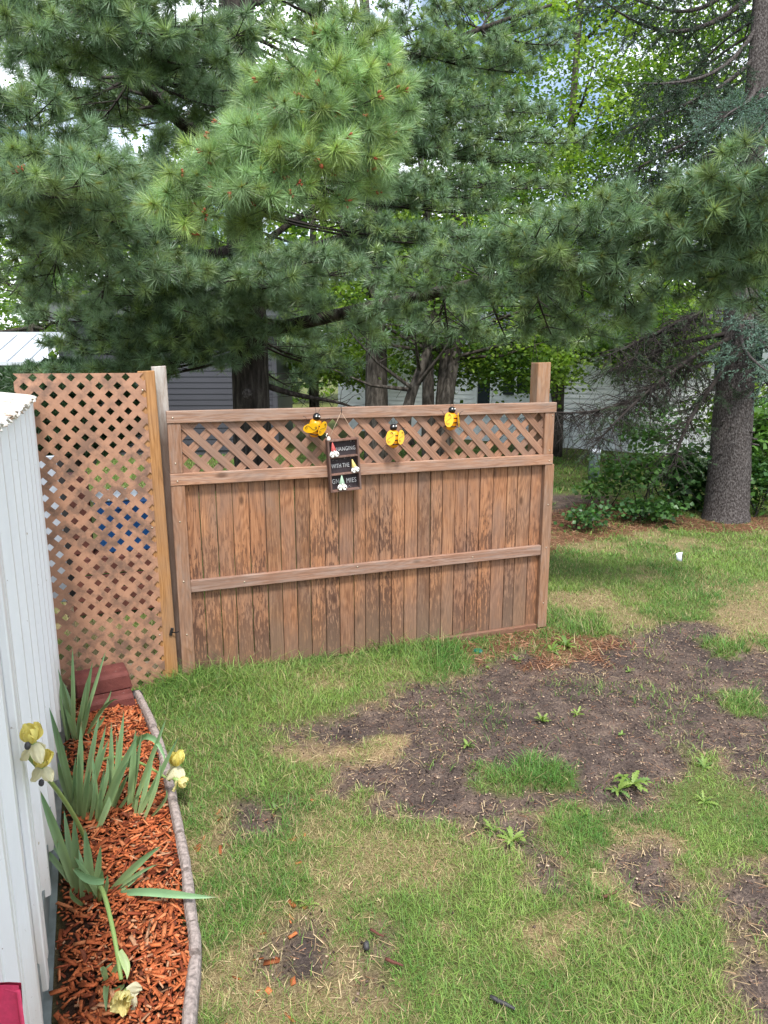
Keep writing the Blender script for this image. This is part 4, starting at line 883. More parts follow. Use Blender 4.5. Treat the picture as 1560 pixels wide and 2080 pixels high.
# ---------------------------------------------------------------- trees
def segmesh(P0, P1, r0, r1):
    P0 = np.asarray(P0); P1 = np.asarray(P1); n = len(P0); d = nrm(P1 - P0); ref = np.where(np.abs(d[:, 2:3]) > .9, np.array([1., 0, 0]), np.array([0, 0, 1.]))
    a = nrm(np.cross(d, ref)); b = np.cross(d, a); r0 = np.broadcast_to(r0, (n,))[:, None]; r1 = np.broadcast_to(r1, (n,))[:, None]; V = []
    for P, r in ((P0, r0), (P1, r1)):
        for k in range(3):
            an = 2 * math.pi * k / 3; V.append(P + r * (math.cos(an) * a + math.sin(an) * b))
    V = np.stack(V, 1).reshape(-1, 3); k = np.arange(n)[:, None] * 6
    T = np.concatenate([k + np.array(f) for f in ((0, 1, 4), (0, 4, 3), (1, 2, 5), (1, 5, 4), (2, 0, 3), (2, 3, 5))]); return V, T
class Wood:
    def __init__(s): s.a = []; s.b = []; s.r0 = []; s.r1 = []
    def seg(s, a, b, r0, r1): s.a.append(a); s.b.append(b); s.r0.append(r0); s.r1.append(r1)
    def poly(s, P, r0, r1):
        n = len(P) - 1
        for i in range(n): s.seg(P[i], P[i + 1], r0 + (r1 - r0) * i / n, r0 + (r1 - r0) * (i + 1) / n)
    def build(s, name, m, parent, org):
        V, T = segmesh(np.array(s.a) - org, np.array(s.b) - org, np.array(s.r0), np.array(s.r1)); o = link(name, npmesh(name, V, T, smooth=True), m, parent); o['kind'] = 'stuff'; return o
def needles(P, Ax, L, k, wd, c_in, c_out, th0=.25, th1=1.75, back=.05, droop=.12):
    n = len(P); P = np.repeat(P, k, 0); Ax = np.repeat(nrm(Ax), k, 0); L = np.repeat(L, k) * RNG.uniform(.75, 1.12, n * k)
    ref = np.where(np.abs(Ax[:, 2:3]) > .9, np.array([1., 0, 0]), np.array([0, 0, 1.])); a = nrm(np.cross(Ax, ref)); b = np.cross(Ax, a)
    ph = RNG.uniform(0, 2 * math.pi, n * k); u = RNG.random(n * k); th = th0 + (th1 - th0) * u ** .8
    rad = np.cos(ph)[:, None] * a + np.sin(ph)[:, None] * b; d = Ax * np.cos(th)[:, None] + rad * np.sin(th)[:, None]; d[:, 2] -= droop * RNG.random(n * k); d = nrm(d)
    B0 = P - Ax * (back * u * RNG.random(n * k))[:, None] * 1.2
    s = nrm(np.cross(d, RNG.standard_normal((n * k, 3)))) * (wd / 2)
    V = np.stack([B0 - s, B0 + s, B0 + d * L[:, None]], 1).reshape(-1, 3); T = np.arange(n * k * 3).reshape(-1, 3)
    v = RNG.uniform(.7, 1.3, n * k)[:, None] * np.repeat(RNG.uniform(.75, 1.25, n), k)[:, None]
    ci = np.repeat(c_in, k, 0) * v; co = np.repeat(c_out, k, 0) * v
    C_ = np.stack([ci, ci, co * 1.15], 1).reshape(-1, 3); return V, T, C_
def bough(P0, P1, tufts, wd, lat=.55, dens=.105, t0=.15, rise=.18, r0=.016, sag=.10):
    P0 = np.array(P0, float); P1 = np.array(P1, float); Ln = np.linalg.norm(P1 - P0); mid = (P0 + P1) / 2 - np.array([0, 0, sag * Ln]); Q = bez([P0, mid, P1], 10)
    wd.poly(Q, r0, .004); m = max(4, int(Ln * (1 - t0) / dens)); Z = np.array([0, 0, 1.])
    for i in range(m):
        t = t0 + (1 - t0) * (i + random.random() * .6) / m; f = t * 9; j = min(8, int(f)); p = Q[j] + (Q[j + 1] - Q[j]) * (f - j); T = nrm(Q[j + 1] - Q[j]); S = nrm(np.cross(T, Z))
        for sg in (-1, 1):
            if random.random() < .1: continue
            an = random.uniform(.6, 1.1); d = nrm(T * math.cos(an) + sg * S * math.sin(an) + Z * random.uniform(-.15, rise * 2)); l = (lat * (1.08 - t) + .10) * random.uniform(.6, 1.15)
            e = p + d * l + Z * .03; wd.seg(p, e, .0055, .003); tufts.append((e, nrm(d + Z * random.uniform(0, .7)), 1.))
            ns = max(1, int(l / .10))
            for q in range(ns):
                u = .35 + .6 * (q + random.random() * .5) / ns; b0 = p + (e - p) * u; s2 = nrm(np.cross(d, Z)) * random.choice((-1, 1))
                dd = nrm(d * .7 + s2 * random.uniform(.3, 1.) + Z * random.uniform(-.2, .7)); e2 = b0 + dd * random.uniform(.05, .13); wd.seg(b0, e2, .003, .002); tufts.append((e2, dd, random.uniform(.8, 1.)))
    for q in range(3): tufts.append((P1 + RNG.normal(0, .03, 3), nrm((Q[-1] - Q[-2]) + RNG.normal(0, .25, 3) * .3 + Z * .05), 1.05))
def limb(parent, org, pts, r0, r1, m, name='branch', n=10):
    P = bez(pts, 16) if len(pts) < 5 else np.asarray(pts, float); MB().tube(P - org, np.linspace(r0, r1, len(P)), n).build(name, m, parent); return P
def trunk(parent, org, pts, rad, m, name='trunk', n=18, lump=.04):
    P = np.asarray(pts, float); k = 26; t = np.linspace(0, len(P) - 1, k); Q = np.stack([np.interp(t, np.arange(len(P)), P[:, i]) for i in range(3)], 1); rr = np.interp(t, np.arange(len(P)), rad)
    mb = MB().tube(Q - org, rr, n); mb.v = [tuple(np.array(v) + RNG.normal(0, lump * .25 * rad[0], 3)) for v in mb.v]; return mb.build(name, m, parent)

def pine():
    tp = at(511, 830, 6.8); base = np.array([tp[0], tp[1], 0.]); e = empty('white_pine', tuple(base)); tag(e, 'large long needled pine with spreading boughs right behind the board fence', 'tree')
    tr = lambda z: np.array([base[0], base[1], z])
    trunk(e, base, [tr(-.1), tr(.25), tr(1.5), tr(3), tr(5), tr(8), tr(12)], [.25, .195, .175, .165, .145, .11, .05], M['pinebark'])
    MB().lathe([(.045, 0), (.048, .008), (.03, .014)], 12).build('cut_knot', M['sprucebark'], e, (0., -.178, tp[2] + .15), (math.pi / 2, 0, 0))
    W_ = Wood(); tf = []
    # limbs that the photograph shows
    R = limb(e, base, [tr(2.15), at(560, 668, 6.4), at(860, 600, 5.5), at(1200, 520, 4.9), at(1600, 380, 4.6)], .075, .012, M['pinebark']); R = bez(R, 16)
    Fr = limb(e, base, [tr(2.9), at(500, 470, 5.6), at(540, 420, 4.7), at(660, 220, 4.0)], .06, .012, M['pinebark'])
    Lf = limb(e, base, [tr(2.9), at(380, 560, 5.8), at(220, 470, 5.0), at(60, 380, 4.6)], .055, .012, M['pinebark'])
    Up = limb(e, base, [tr(3.6), at(330, 240, 5.8), at(270, 170, 5.2), at(180, 20, 4.8)], .06, .022, M['pinebark'])
    Cn = limb(e, base, [tr(3.6), at(700, 190, 6.9), at(850, 90, 7.1), at(1120, 10, 7.6)], .06, .014, M['pinebark'])
    for a in ([tr(2.75), at(640, 385, 6.9), at(760, 378, 7.), at(930, 396, 7.2)], [tr(2.5), at(640, 455, 6.9), at(800, 455, 6.9), at(990, 472, 7)], [tr(2.3), at(640, 518, 6.8), at(740, 522, 6.8), at(850, 522, 6.8)], [tr(1.7), at(590, 815, 6.9), at(680, 805, 7.1), at(720, 830, 7.3)], [tr(5), at(530, 60, 6.8), at(560, -40, 6.8), at(620, -120, 7)]):
        P = limb(e, base, a, .035, .010, M['pinebark'], n=7)
        for i in range(26):
            j = random.randint(5, 14); d = nrm(RNG.normal(0, 1, 3) + np.array([.6, 0, -.1])); W_.poly([P[j], P[j] + d * .15, P[j] + d * .3 + RNG.normal(0, .06, 3)], .004, .0015)
    def near(P, q): return P[int(np.argmin(np.linalg.norm(P - q, axis=1) + .35 * np.arange(len(P))[::-1] / len(P)))]
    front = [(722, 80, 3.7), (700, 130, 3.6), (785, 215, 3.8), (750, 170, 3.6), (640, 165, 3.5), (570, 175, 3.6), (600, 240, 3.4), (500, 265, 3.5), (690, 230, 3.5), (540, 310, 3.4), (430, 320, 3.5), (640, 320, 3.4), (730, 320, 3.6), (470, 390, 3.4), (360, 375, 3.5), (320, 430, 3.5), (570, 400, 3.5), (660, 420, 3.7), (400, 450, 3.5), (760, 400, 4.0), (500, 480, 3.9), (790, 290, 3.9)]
    left = [(60, 190, 3.9), (15, 320, 3.7), (120, 380, 3.6), (225, 340, 3.7), (30, 490, 4.3), (180, 500, 4.1), (100, 600, 4.9), (200, 630, 5.2), (300, 560, 4.4), (-90, 330, 4.1), (380, 560, 4.6), (130, 280, 4.2), (60, 430, 3.9), (250, 450, 4.0), (150, 440, 5.4), (270, 380, 5.3), (300, 480, 5.5), (90, 530, 5.6), (400, 480, 5.3), (20, 600, 5.4), (330, 300, 5.2)]
    upper = [(190, 20, 4.3), (330, 70, 4.4), (430, 50, 4.6), (90, 60, 4.2), (470, 140, 4.8), (20, 120, 4.3), (330, -60, 4.8), (250, 160, 4.6), (400, 170, 5.2), (-40, 30, 4.4), (130, 150, 4.6), (500, 60, 5.3), (520, 180, 5.2), (500, 300, 5.4), (450, 220, 5), (200, 250, 5.4), (60, 110, 6), (170, 120, 6), (30, 230, 6), (290, 110, 6), (130, 200, 6.2), (400, 100, 6.2), (10, 20, 6), (230, 40, 6.2), (60, 30, 5), (280, 30, 5), (560, 30, 5.6)]
    low = [(400, 640, 5.4), (560, 570, 4.9), (640, 620, 5.5), (480, 690, 6.0), (720, 550, 5.3), (330, 690, 6.0), (560, 680, 6.1), (430, 560, 4.9), (250, 690, 6.3), (510, 620, 5.5), (150, 690, 6.6), (380, 720, 6.2), (660, 520, 5.0), (150, 620, 6.3), (290, 640, 6.3), (220, 600, 6.), (60, 650, 6.5), (390, 670, 6.3), (300, 720, 6.6), (180, 560, 5.8), (440, 740, 6.3), (100, 700, 6.8), (180, 720, 6.6), (230, 750, 6.8), (120, 760, 6.9), (60, 770, 7.2), (300, 660, 6.5)]
    right = [(860, 580, 5.2), (950, 520, 4.8), (1080, 480, 4.5), (1200, 445, 4.4), (1340, 415, 4.3), (1480, 370, 4.1), (1585, 300, 3.9), (1570, 470, 4.3), (1420, 530, 4.4), (1280, 560, 4.5), (1150, 590, 4.7), (1010, 610, 4.9), (1120, 680, 5.4), (1270, 650, 5.0), (910, 670, 5.7), (1030, 690, 5.9), (1450, 600, 4.6), (800, 630, 5.6), (1180, 520, 4.4), (1380, 470, 4.2), (1540, 400, 4.1), (1030, 560, 4.7), (1560, 560, 4.5), (720, 650, 6.0), (1200, 690, 5.5), (1500, 480, 4.3), (1530, 620, 4.6), (1490, 560, 4.5), (1600, 420, 4.2), (1380, 600, 4.7)]
    centre = [(600, 60, 7.2), (690, 210, 7.3), (850, 200, 7.3), (950, 120, 7.4), (1050, 200, 7.6), (1140, 90, 7.8), (900, 300, 7.4), (1000, 330, 7.5), (1110, 330, 7.6), (800, 310, 7.2), (1050, 50, 7.6), (950, 420, 7.3), (860, 480, 7), (1180, 290, 7.8), (1090, 430, 7.3), (640, 330, 7.), (760, 60, 7.2), (880, 20, 7.2), (980, 240, 7.6), (700, 400, 7.1), (760, 520, 7), (560, -40, 7), (840, 380, 7.2), (1000, 10, 7.5), (720, 130, 7.), (1020, 130, 7.5), (940, 40, 7.3), (820, 130, 7.1), (880, 110, 7), (920, 180, 7.1), (860, 250, 7), (960, 300, 7.2), (1040, 270, 7.4), (900, 380, 7), (1000, 400, 7.1), (940, 480, 6.8), (1050, 490, 6.9), (1120, 230, 7.6), (820, 40, 7), (1080, 150, 7.6), (780, 240, 6.9), (840, 420, 6.8), (1000, 80, 7.3), (1150, 380, 7.4), (900, 540, 6.6), (780, 460, 6.8), (680, 50, 6.6), (640, 10, 6.6)]
    deep = [(640, 690, 7.4), (710, 750, 7.8), (600, 790, 7.2), (580, 720, 7.2), (660, 740, 7.3), (740, 670, 7.4)]
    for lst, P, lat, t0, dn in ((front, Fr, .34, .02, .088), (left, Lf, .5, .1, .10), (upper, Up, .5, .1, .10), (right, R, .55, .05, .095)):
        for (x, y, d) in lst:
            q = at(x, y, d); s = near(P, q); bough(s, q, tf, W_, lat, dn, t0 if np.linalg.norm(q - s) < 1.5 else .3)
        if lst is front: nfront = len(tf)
    for (x, y, d) in low:
        q = at(x, y, d); bough(tr(q[2] + .25), q, tf, W_, .5, .105, .2)
    for (x, y, d) in centre:
        q = at(x, y, d); s = near(Cn[:13], q) if y < 150 else tr(q[2] + .2); bough(s, q, tf, W_, .6, .13, .25 if y < 150 else .4)
    for (x, y, d) in deep:
        q = at(x, y, d); bough(tr(q[2] + .3), q, tf, W_, .5, .13, .3)
    # boughs on the far side and above, for a full tree
    for i in range(26):
        a = random.uniform(.1, 3.0); z = random.uniform(3.2, 9.5); l = random.uniform(1.6, 3.) * (1 - (z - 3) / 12); s = tr(z); bough(s, s + np.array([l * math.cos(a), l * math.sin(a), .25]), tf, W_, .6, .16, .3)
    P = np.array([t[0] for t in tf]); Ax = np.array([t[1] for t in tf]); S = np.array([t[2] for t in tf])
    n = len(P); dist = np.linalg.norm(P - Cc, axis=1); vis = np.abs(P[:, 0]) < (P[:, 1] * .6 + .3)
    S = S * RNG.uniform(.75, 1.15, n); base_c = np.array([.160, .262, .158]) * RNG.uniform(.72, 1.25, n)[:, None]; fr_ = np.arange(n) < nfront; base_c[fr_] = base_c[fr_] * np.array([1.66, 1.58, 1.32]); warm = RNG.random(n) < .3; base_c[warm] = base_c[warm] * np.array([1.25, 1.12, .75])  # front tufts paler: sunlight on the near bough is painted into their colour
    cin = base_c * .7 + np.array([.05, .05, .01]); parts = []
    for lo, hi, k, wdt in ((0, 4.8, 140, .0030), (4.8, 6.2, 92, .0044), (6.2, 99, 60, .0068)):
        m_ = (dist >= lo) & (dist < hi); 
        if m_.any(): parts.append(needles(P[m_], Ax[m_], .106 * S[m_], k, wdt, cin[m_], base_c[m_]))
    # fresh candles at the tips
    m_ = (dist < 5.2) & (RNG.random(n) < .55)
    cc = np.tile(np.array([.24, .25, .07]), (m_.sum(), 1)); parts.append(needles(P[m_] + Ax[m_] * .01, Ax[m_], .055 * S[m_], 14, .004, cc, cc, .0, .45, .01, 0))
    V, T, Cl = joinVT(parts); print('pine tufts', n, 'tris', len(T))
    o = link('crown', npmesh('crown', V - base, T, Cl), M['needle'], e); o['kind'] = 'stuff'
    W_.build('twigs', M['twig'], e, base)
    idx = np.where((dist < 4.4) & vis)[0]; RNG.shuffle(idx); idx = idx[:120]; mb = MB()
    cone = MB()
    for i in idx:
        a = nrm(Ax[i]); p = P[i] - base
        for q in range(4): pp = p + RNG.normal(0, .012, 3); mb.tube([pp, pp + a * .012, pp + a * .022], [.005, .0075, .003], 5)
    o = mb.build('pollen_cones', M['conered'], e); o['kind'] = 'stuff'
M['conered'] = flat('red_brown_cones', (.32, .07, .03), .7)
pine()

def leafcloud(C0, rad, ncl, nl, size, cols, clr=.35, name='crown', flatz=.7, shell=.35):
    d = nrm(RNG.normal(0, 1, (ncl, 3))); r = RNG.uniform(shell, 1, ncl) ** .6; c = C0 + d * r[:, None] * np.array(rad)
    P = np.repeat(c, nl, 0) + RNG.normal(0, clr, (ncl * nl, 3)) * np.array([1, 1, flatz]); n = len(P)
    cl = np.repeat(np.array(cols)[RNG.integers(0, len(cols), ncl)] * RNG.uniform(.75, 1.25, ncl)[:, None], nl, 0) * RNG.uniform(.75, 1.3, n)[:, None]
    return leaves(P, size, cl)
def leaves(P, size, cl, tilt=.7):
    n = len(P); az = RNG.uniform(0, 6.283, n); d = np.stack([np.cos(az), np.sin(az), RNG.normal(-.25, tilt * .6, n)], 1); d = nrm(d); nn = nrm(np.array([0, 0, 1.]) + RNG.normal(0, tilt, (n, 3))); s = nrm(np.cross(d, nn)); u = np.cross(s, d)
    L = size * RNG.uniform(.6, 1.25, n)[:, None]
    V = np.stack([P, P + d * L * .42 + s * L * .40 + u * L * .06, P + d * L, P + d * L * .42 - s * L * .40 + u * L * .06], 1).reshape(-1, 3); k = np.arange(n)[:, None] * 4
    return V, np.concatenate([k + np.array([0, 1, 2]), k + np.array([0, 2, 3])]), np.repeat(cl, 4, 0)
LG = [(.09, .17, .026), (.14, .24, .032), (.06, .125, .024), (.20, .30, .05)]
def maple(name, base, stems, crowns, label, size=.11, mat='darkbark', cols=LG, nl=85, clr=.27, sub=True):
    size *= .74; crowns = [(c, r, int(n * 2.4)) for c, r, n in crowns]
    e = empty(name, tuple(base)); tag(e, label, 'tree'); W_ = Wood()
    for pts, r0, r1 in stems:
        P = limb(e, base, pts, r0, r1, M[mat], 'trunk' if r0 > .06 else 'branch', 12)
        if sub:
            for i in range(9):
                j = random.randint(6, 15); q = P[j]; d = nrm(RNG.normal(0, 1, 3) * np.array([1, 1, .4]) + np.array([0, 0, .6])); l = random.uniform(.8, 2.); b1 = q + d * l * .5; b2 = q + d * l + np.array([0, 0, .2])
                W_.poly([q, b1, b2], r1 * .7 + .008, .006)
                for k in range(4): W_.poly([b1 + (b2 - b1) * k / 4, b1 + (b2 - b1) * k / 4 + RNG.normal(0, .35, 3)], .008, .003)
    parts = [leafcloud(np.array(c), r, n, nl, size, cols, clr, flatz=.38) for c, r, n in crowns]
    V, T, Cl = joinVT(parts); o = link('crown', npmesh('crown', V - base, T, Cl), M['leaf'], e); o['kind'] = 'stuff'
    if sub and W_.a: W_.build('twigs', M['darkbark'], e, base)
def g0(px, d): p = at(px, 900, d); return np.array([p[0], p[1], 0.])
b_ = g0(765, 11.5)
maple('maple_tree', b_, [([b_, b_ + [0, 0, 2], at(765, 400, 11.5), at(740, 0, 11.8)], .21, .08)], [(at(740, 560, 11.5), (1.6, 1.4, .9), 26), (at(800, 300, 12), (2.2, 1.8, 1.8), 40), (at(690, 20, 12), (2.5, 2, 1.6), 30)], 'dark thick maple trunk behind the middle of the fence')
b_ = g0(895, 11)
maple('maple_tree', b_, [([b_, b_ + [.05, 0, 1.3], at(915, 720, 11), at(975, 560, 11.2)], .14, .05), ([b_ + [-.15, .05, 0], at(862, 810, 11), at(880, 720, 11), at(860, 300, 11.4)], .12, .05), ([b_ + [-.5, -.3, .6], at(800, 835, 10.7), at(870, 745, 10.8), at(895, 620, 11)], .10, .05), ([b_ + [0, 0, .2], at(890, 790, 11), at(905, 700, 11), at(950, 400, 11.5)], .11, .04)],
      [(at(960, 640, 11.5), (1.5, 1.2, .8), 22), (at(1050, 740, 12), (1.1, 1., .5), 22), (at(1000, 460, 12), (2, 1.6, 1.3), 36), (at(1050, 250, 12.5), (2.4, 2, 1.8), 40), (at(920, 740, 12), (.9, .8, .35), 10)], 'leaning multi stemmed maple behind the fence right of centre')
b_ = g0(1130, 14)
maple('maple_tree', b_, [([b_, b_ + [0, 0, 2], at(1140, 500, 14), at(1180, 0, 14.3)], .13, .06), ([b_, b_ + [.1, 0, 1.6], at(1075, 500, 14), at(1010, 100, 14.3)], .10, .05)], [(at(1200, 160, 14.5), (3, 2, 2.3), 60), (at(1340, 60, 15), (2.6, 2, 1.8), 44), (at(1190, 420, 14.5), (2.4, 2, 1.6), 44), (at(1230, 640, 13), (1.9, 1.2, .7), 40), (at(1330, 700, 12), (1.2, .9, .5), 26), (at(1100, 690, 12.5), (1., .8, .4), 16), (at(1320, 330, 15), (2, 2, 1.6), 30)], 'bright green maple in front of the white house', .12)
b_ = g0(1640, 13)
maple('maple_tree', b_, [([b_, b_ + [0, 0, 2], at(1650, 400, 13), at(1680, 0, 13.3)], .14, .06)], [(at(1570, 120, 14), (2.6, 2, 2.2), 40), (at(1560, 480, 14), (2., 1.5, 1.4), 30), (at(1560, 850, 12), (1., .8, .7), 20), (at(1480, 620, 14.5), (1.6, 1.4, .9), 22)], 'bright maple at the far right beyond the spruce trunk', .12)
b_ = g0(80, 15)
maple('maple_tree', b_, [([b_, b_ + [0, 0, 2], at(70, 500, 15), at(60, 200, 15)], .14, .06)], [(at(100, 620, 15.5), (2.6, 2, .9), 40), (at(330, 560, 16), (2.5, 2, 1.4), 34), (at(200, 300, 16), (2.8, 2, 1.6), 16)], 'maple beyond the dark house at the left', .12)
b_ = g0(640, 17)
maple('maple_tree', b_, [([b_, b_ + [0, 0, 2], at(630, 600, 17), at(640, 300, 17)], .13, .06)], [(at(600, 700, 16.5), (1.3, 1, .8), 30), (at(690, 610, 17), (2., 1.6, 1.2), 34), (at(560, 420, 17), (3, 2, 2), 40), (at(720, 740, 17), (1.2, 1, .5), 20)], 'yellow green maple just right of the dark house', .13, cols=[(.16, .25, .03), (.20, .30, .04), (.12, .22, .03)])
def woods():
    parts = []
    for i in range(15):
        x = -26 + i * 4.2 + random.uniform(-1, 1); parts.append(leafcloud(np.array([x, 34 + random.uniform(-3, 5), random.uniform(3.5, 6)]), (3.4, 2.4, random.uniform(3.6, 6.6)), 90, 40, .36, LG, .55))
    V, T, Cl = joinVT(parts); tag(link('far_woods', npmesh('far_woods', V, T, Cl), M['leaf']), 'distant band of green trees closing the view', 'woods', kind='stuff')
woods()

def spruce():
    b0 = gr(1474, 1055); base = np.array([b0[0], b0[1], 0.]); e = empty('spruce_tree', tuple(base)); tag(e, 'tall spruce with bare grey trunk and drooping branches at the right', 'tree')
    top = at(1545, 60, 8.35); tr = lambda z: base + (np.array([top[0], top[1], top[2]]) - base) * (z / top[2])
    trunk(e, base, [tr(-.15), tr(.12), tr(.8), tr(2), tr(4), tr(6.5), tr(11)], [.30, .25, .228, .195, .140, .095, .03], M['sprucebark'], lump=.06)
    for i in range(16):
        z = random.uniform(.25, 2.2); a = -1.57 + random.uniform(-1.2, 1.2); r = .225 - z * .012; p = tr(z) + np.array([math.cos(a), math.sin(a), 0]) * r
        MB().tube([p - base, p - base + np.array([math.cos(a), math.sin(a), -.1]) * random.uniform(.03, .10)], [.018, .009], 6).build('branch_stub', M['sprucebark'], e)
    W_ = Wood(); ND = []; GRN = []
    def dead(P, n, l, dens=3):
        for i in range(n):
            j = random.randint(4, len(P) - 1); q = P[j] + RNG.normal(0, .01, 3); d = nrm(RNG.normal(0, 1, 3) * np.array([1, .8, .5]) + np.array([-.55, -.2, -.55])); ll = l * random.uniform(.4, 1.1)
            m1 = q + d * ll * .5 + RNG.normal(0, .03, 3); m2 = q + d * ll + np.array([0, 0, -.08]) + RNG.normal(0, .05, 3); W_.poly([q, m1, m2], .006, .002)
            for k in range(dens):
                s = q + (m2 - q) * random.uniform(.25, 1); f = nrm(RNG.normal(0, 1, 3) + np.array([-.3, 0, -.4])); W_.poly([s, s + f * ll * .22, s + f * ll * .38 + RNG.normal(0, .03, 3)], .003, .0014)
    for pts, n, l in (([tr(2.0), at(1380, 745, 8.1), at(1290, 850, 7.9), at(1130, 838, 7.8)], 150, .62), ([tr(2.15), at(1400, 720, 8), at(1330, 770, 7.7), at(1220, 890, 7.5)], 110, .55), ([tr(1.95), at(1440, 790, 8), at(1390, 850, 7.8), at(1370, 940, 7.7)], 80, .4), ([tr(2.6), at(1400, 640, 8), at(1330, 680, 7.9), at(1240, 720, 7.8)], 110, .5), ([tr(2.75), at(1420, 640, 8), at(1370, 660, 8), at(1330, 730, 7.9)], 50, .45), ([tr(2.4), at(1520, 740, 8.2), at(1550, 770, 8.2), at(1600, 830, 8.2)], 30, .4), ([tr(2.2), at(1420, 690, 8.4), at(1320, 700, 8.4), at(1230, 760, 8.4)], 50, .5)):
        PL = limb(e, base, pts, .034, .009, M['twig'], n=8); dead(PL, n, l); GRN.append(PL)
    def spray(P, n, l, hang, c0, c1):
        for i in range(n):
            j = random.randint(3, len(P) - 1); q = P[j]; d = nrm(RNG.normal(0, 1, 3) * np.array([1, 1, .35]) + np.array([-.3, -.2, -hang])); ll = l * random.uniform(.5, 1.1); e2 = q + d * ll
            W_.poly([q, (q + e2) / 2, e2], .005, .002); cc = np.array(c0) * (1 - (v := random.random())) + np.array(c1) * v
            for s in range(5):
                u = random.uniform(.2, 1); p = q + (e2 - q) * u; dd = nrm(d + RNG.normal(0, .5, 3) + np.array([0, 0, -hang * .6])); l2 = random.uniform(.08, .2); ND.append((p, dd, l2, cc)); W_.seg(p, p + dd * l2, .003, .0015)
            ND.append((q + d * ll * .3, d, ll * .7, cc))
    for PL in GRN: spray(PL, 16, .4, .6, (.05, .085, .045), (.075, .12, .06))
    dk = ((.035, .065, .04), (.06, .10, .06)); bl = ((.10, .17, .13), (.13, .21, .16))
    for pts, n, l, hg, cl, r in (([tr(6.2), at(1410, 112, 8.3), at(1310, 70, 8.2), at(1225, 0, 8.1)], 40, .5, .5, dk, .035), ([tr(6.7), at(1450, 55, 8.3), at(1380, 45, 8.2), at(1250, -20, 8.1)], 40, .5, .5, dk, .035), ([tr(5.0), at(1470, 270, 8.2), at(1380, 290, 8), at(1280, 350, 7.9)], 70, .45, .6, dk, .03), ([tr(5.4), at(1450, 210, 8.2), at(1370, 210, 8), at(1290, 260, 7.9)], 70, .45, .6, dk, .03),
                                 ([tr(4.7), at(1470, 320, 8.2), at(1400, 330, 8), at(1300, 375, 7.9)], 60, .4, .6, dk, .03), ([tr(5.8), at(1480, 170, 8.2), at(1400, 170, 8), at(1300, 170, 7.9)], 50, .45, .6, dk, .03), ([tr(5.1), at(1530, 220, 8), at(1500, 210, 7.4), at(1470, 240, 6.9)], 70, .42, .25, bl, .03), ([tr(5.), at(1570, 250, 8), at(1560, 230, 7.4), at(1540, 270, 6.9)], 70, .42, .25, bl, .03),
                                 ([tr(2.9), at(1520, 650, 7.9), at(1540, 640, 7.3), at(1565, 650, 6.8)], 22, .42, .2, bl, .025), ([tr(2.4), at(1500, 700, 8), at(1510, 720, 7.2), at(1560, 755, 6.8)], 22, .45, .15, bl, .025), ([tr(2.5), at(1540, 700, 8), at(1570, 720, 7.5), at(1610, 740, 7.2)], 30, .45, .2, bl, .025), ([tr(4.2), at(1420, 420, 8.3), at(1350, 400, 8.2), at(1240, 420, 8.2)], 30, .4, .5, dk, .025), ([tr(7.5), at(1480, -20, 8.3), at(1400, -30, 8.2), at(1340, -20, 8.1)], 40, .5, .5, dk, .03)):
        spray(limb(e, base, pts, r, .008, M['sprucebark'], n=8), n, l, hg, *cl)
    for i in range(26):
        z = random.uniform(3.2, 9.5); a = random.uniform(-.6, 2.4); l = (2.6 - z * .17); s = tr(z); P = bez([s, s + np.array([math.cos(a) * l * .5, math.sin(a) * l * .5, .05]), s + np.array([math.cos(a) * l, math.sin(a) * l, -.35])], 12); W_.poly(P, .025, .006); spray(P, 22, .45, .5, *dk)
    P = np.array([n_[0] for n_ in ND]); D = nrm(np.array([n_[1] for n_ in ND])); L = np.array([n_[2] for n_ in ND]); Cc_ = np.array([n_[3] for n_ in ND]); k = 34
    t = RNG.random((len(P), k)); PP = (P[:, None] + D[:, None] * (L[:, None] * t)[..., None]).reshape(-1, 3); DD = np.repeat(D, k, 0); CC = np.repeat(Cc_, k, 0)
    V, T, Cl = needles(PP, DD, np.full(len(PP), .026), 1, .0072, CC, CC * 1.15, .5, 1.2, .0, .0); print('spruce tris', len(T))
    o = link('crown', npmesh('crown', V - base, T, Cl), M['spruce'], e); o['kind'] = 'stuff'; W_.build('twigs', M['twig'], e, base)
spruce()

# ---------------------------------------------------------------- shrubs
def shrub(px, py, d, rad, n, size, cols, label, stems=5, name='leafy_shrub', ground_px=None):
    c = at(px, py, d); base = np.array([c[0], c[1], 0.]); e = empty(name, tuple(base)); tag(e, label, 'shrub', 'leafy shrubs round the spruce'); W_ = Wood()
    for i in range(stems):
        tp = c + RNG.normal(0, .5, 3) * np.array(rad); b1 = base + RNG.normal(0, .06, 3) * [1, 1, 0]; W_.poly(bez([b1, b1 * .6 + tp * .4 + RNG.normal(0, .06, 3), tp], 6), .011, .004)
        for k in range(5): s = b1 + (tp - b1) * random.uniform(.4, 1); W_.poly([s, s + RNG.normal(0, .2, 3)], .004, .002)
    V, T, Cl = leafcloud(c, rad, n, 22, size, cols, .10, shell=.1, flatz=.6); o = link('foliage', npmesh('foliage', V - base, T, Cl), M['bushleaf'], e); o['kind'] = 'stuff'; o = W_.build('stems', M['twig'], e, base)
DG = [(.030, .085, .022), (.045, .115, .028), (.06, .14, .03)]; MG = [(.06, .15, .028), (.09, .19, .035)]
shrub(1300, 950, 8.9, (.55, .4, .22), 34, .075, MG, 'thin stemmed leafy sapling left of the spruce trunk', 3)
shrub(1215, 985, 9.0, (.32, .25, .12), 12, .07, MG, 'low arching twig of leaves beside the grey pedestal', 2)
shrub(1400, 960, 8.9, (.36, .3, .42), 46, .10, DG, 'dark broad leaved shrub touching the left of the spruce trunk', 5)
shrub(1535, 900, 9.0, (.35, .4, .55), 60, .10, MG, 'tall leafy shrub right of the spruce trunk', 5)
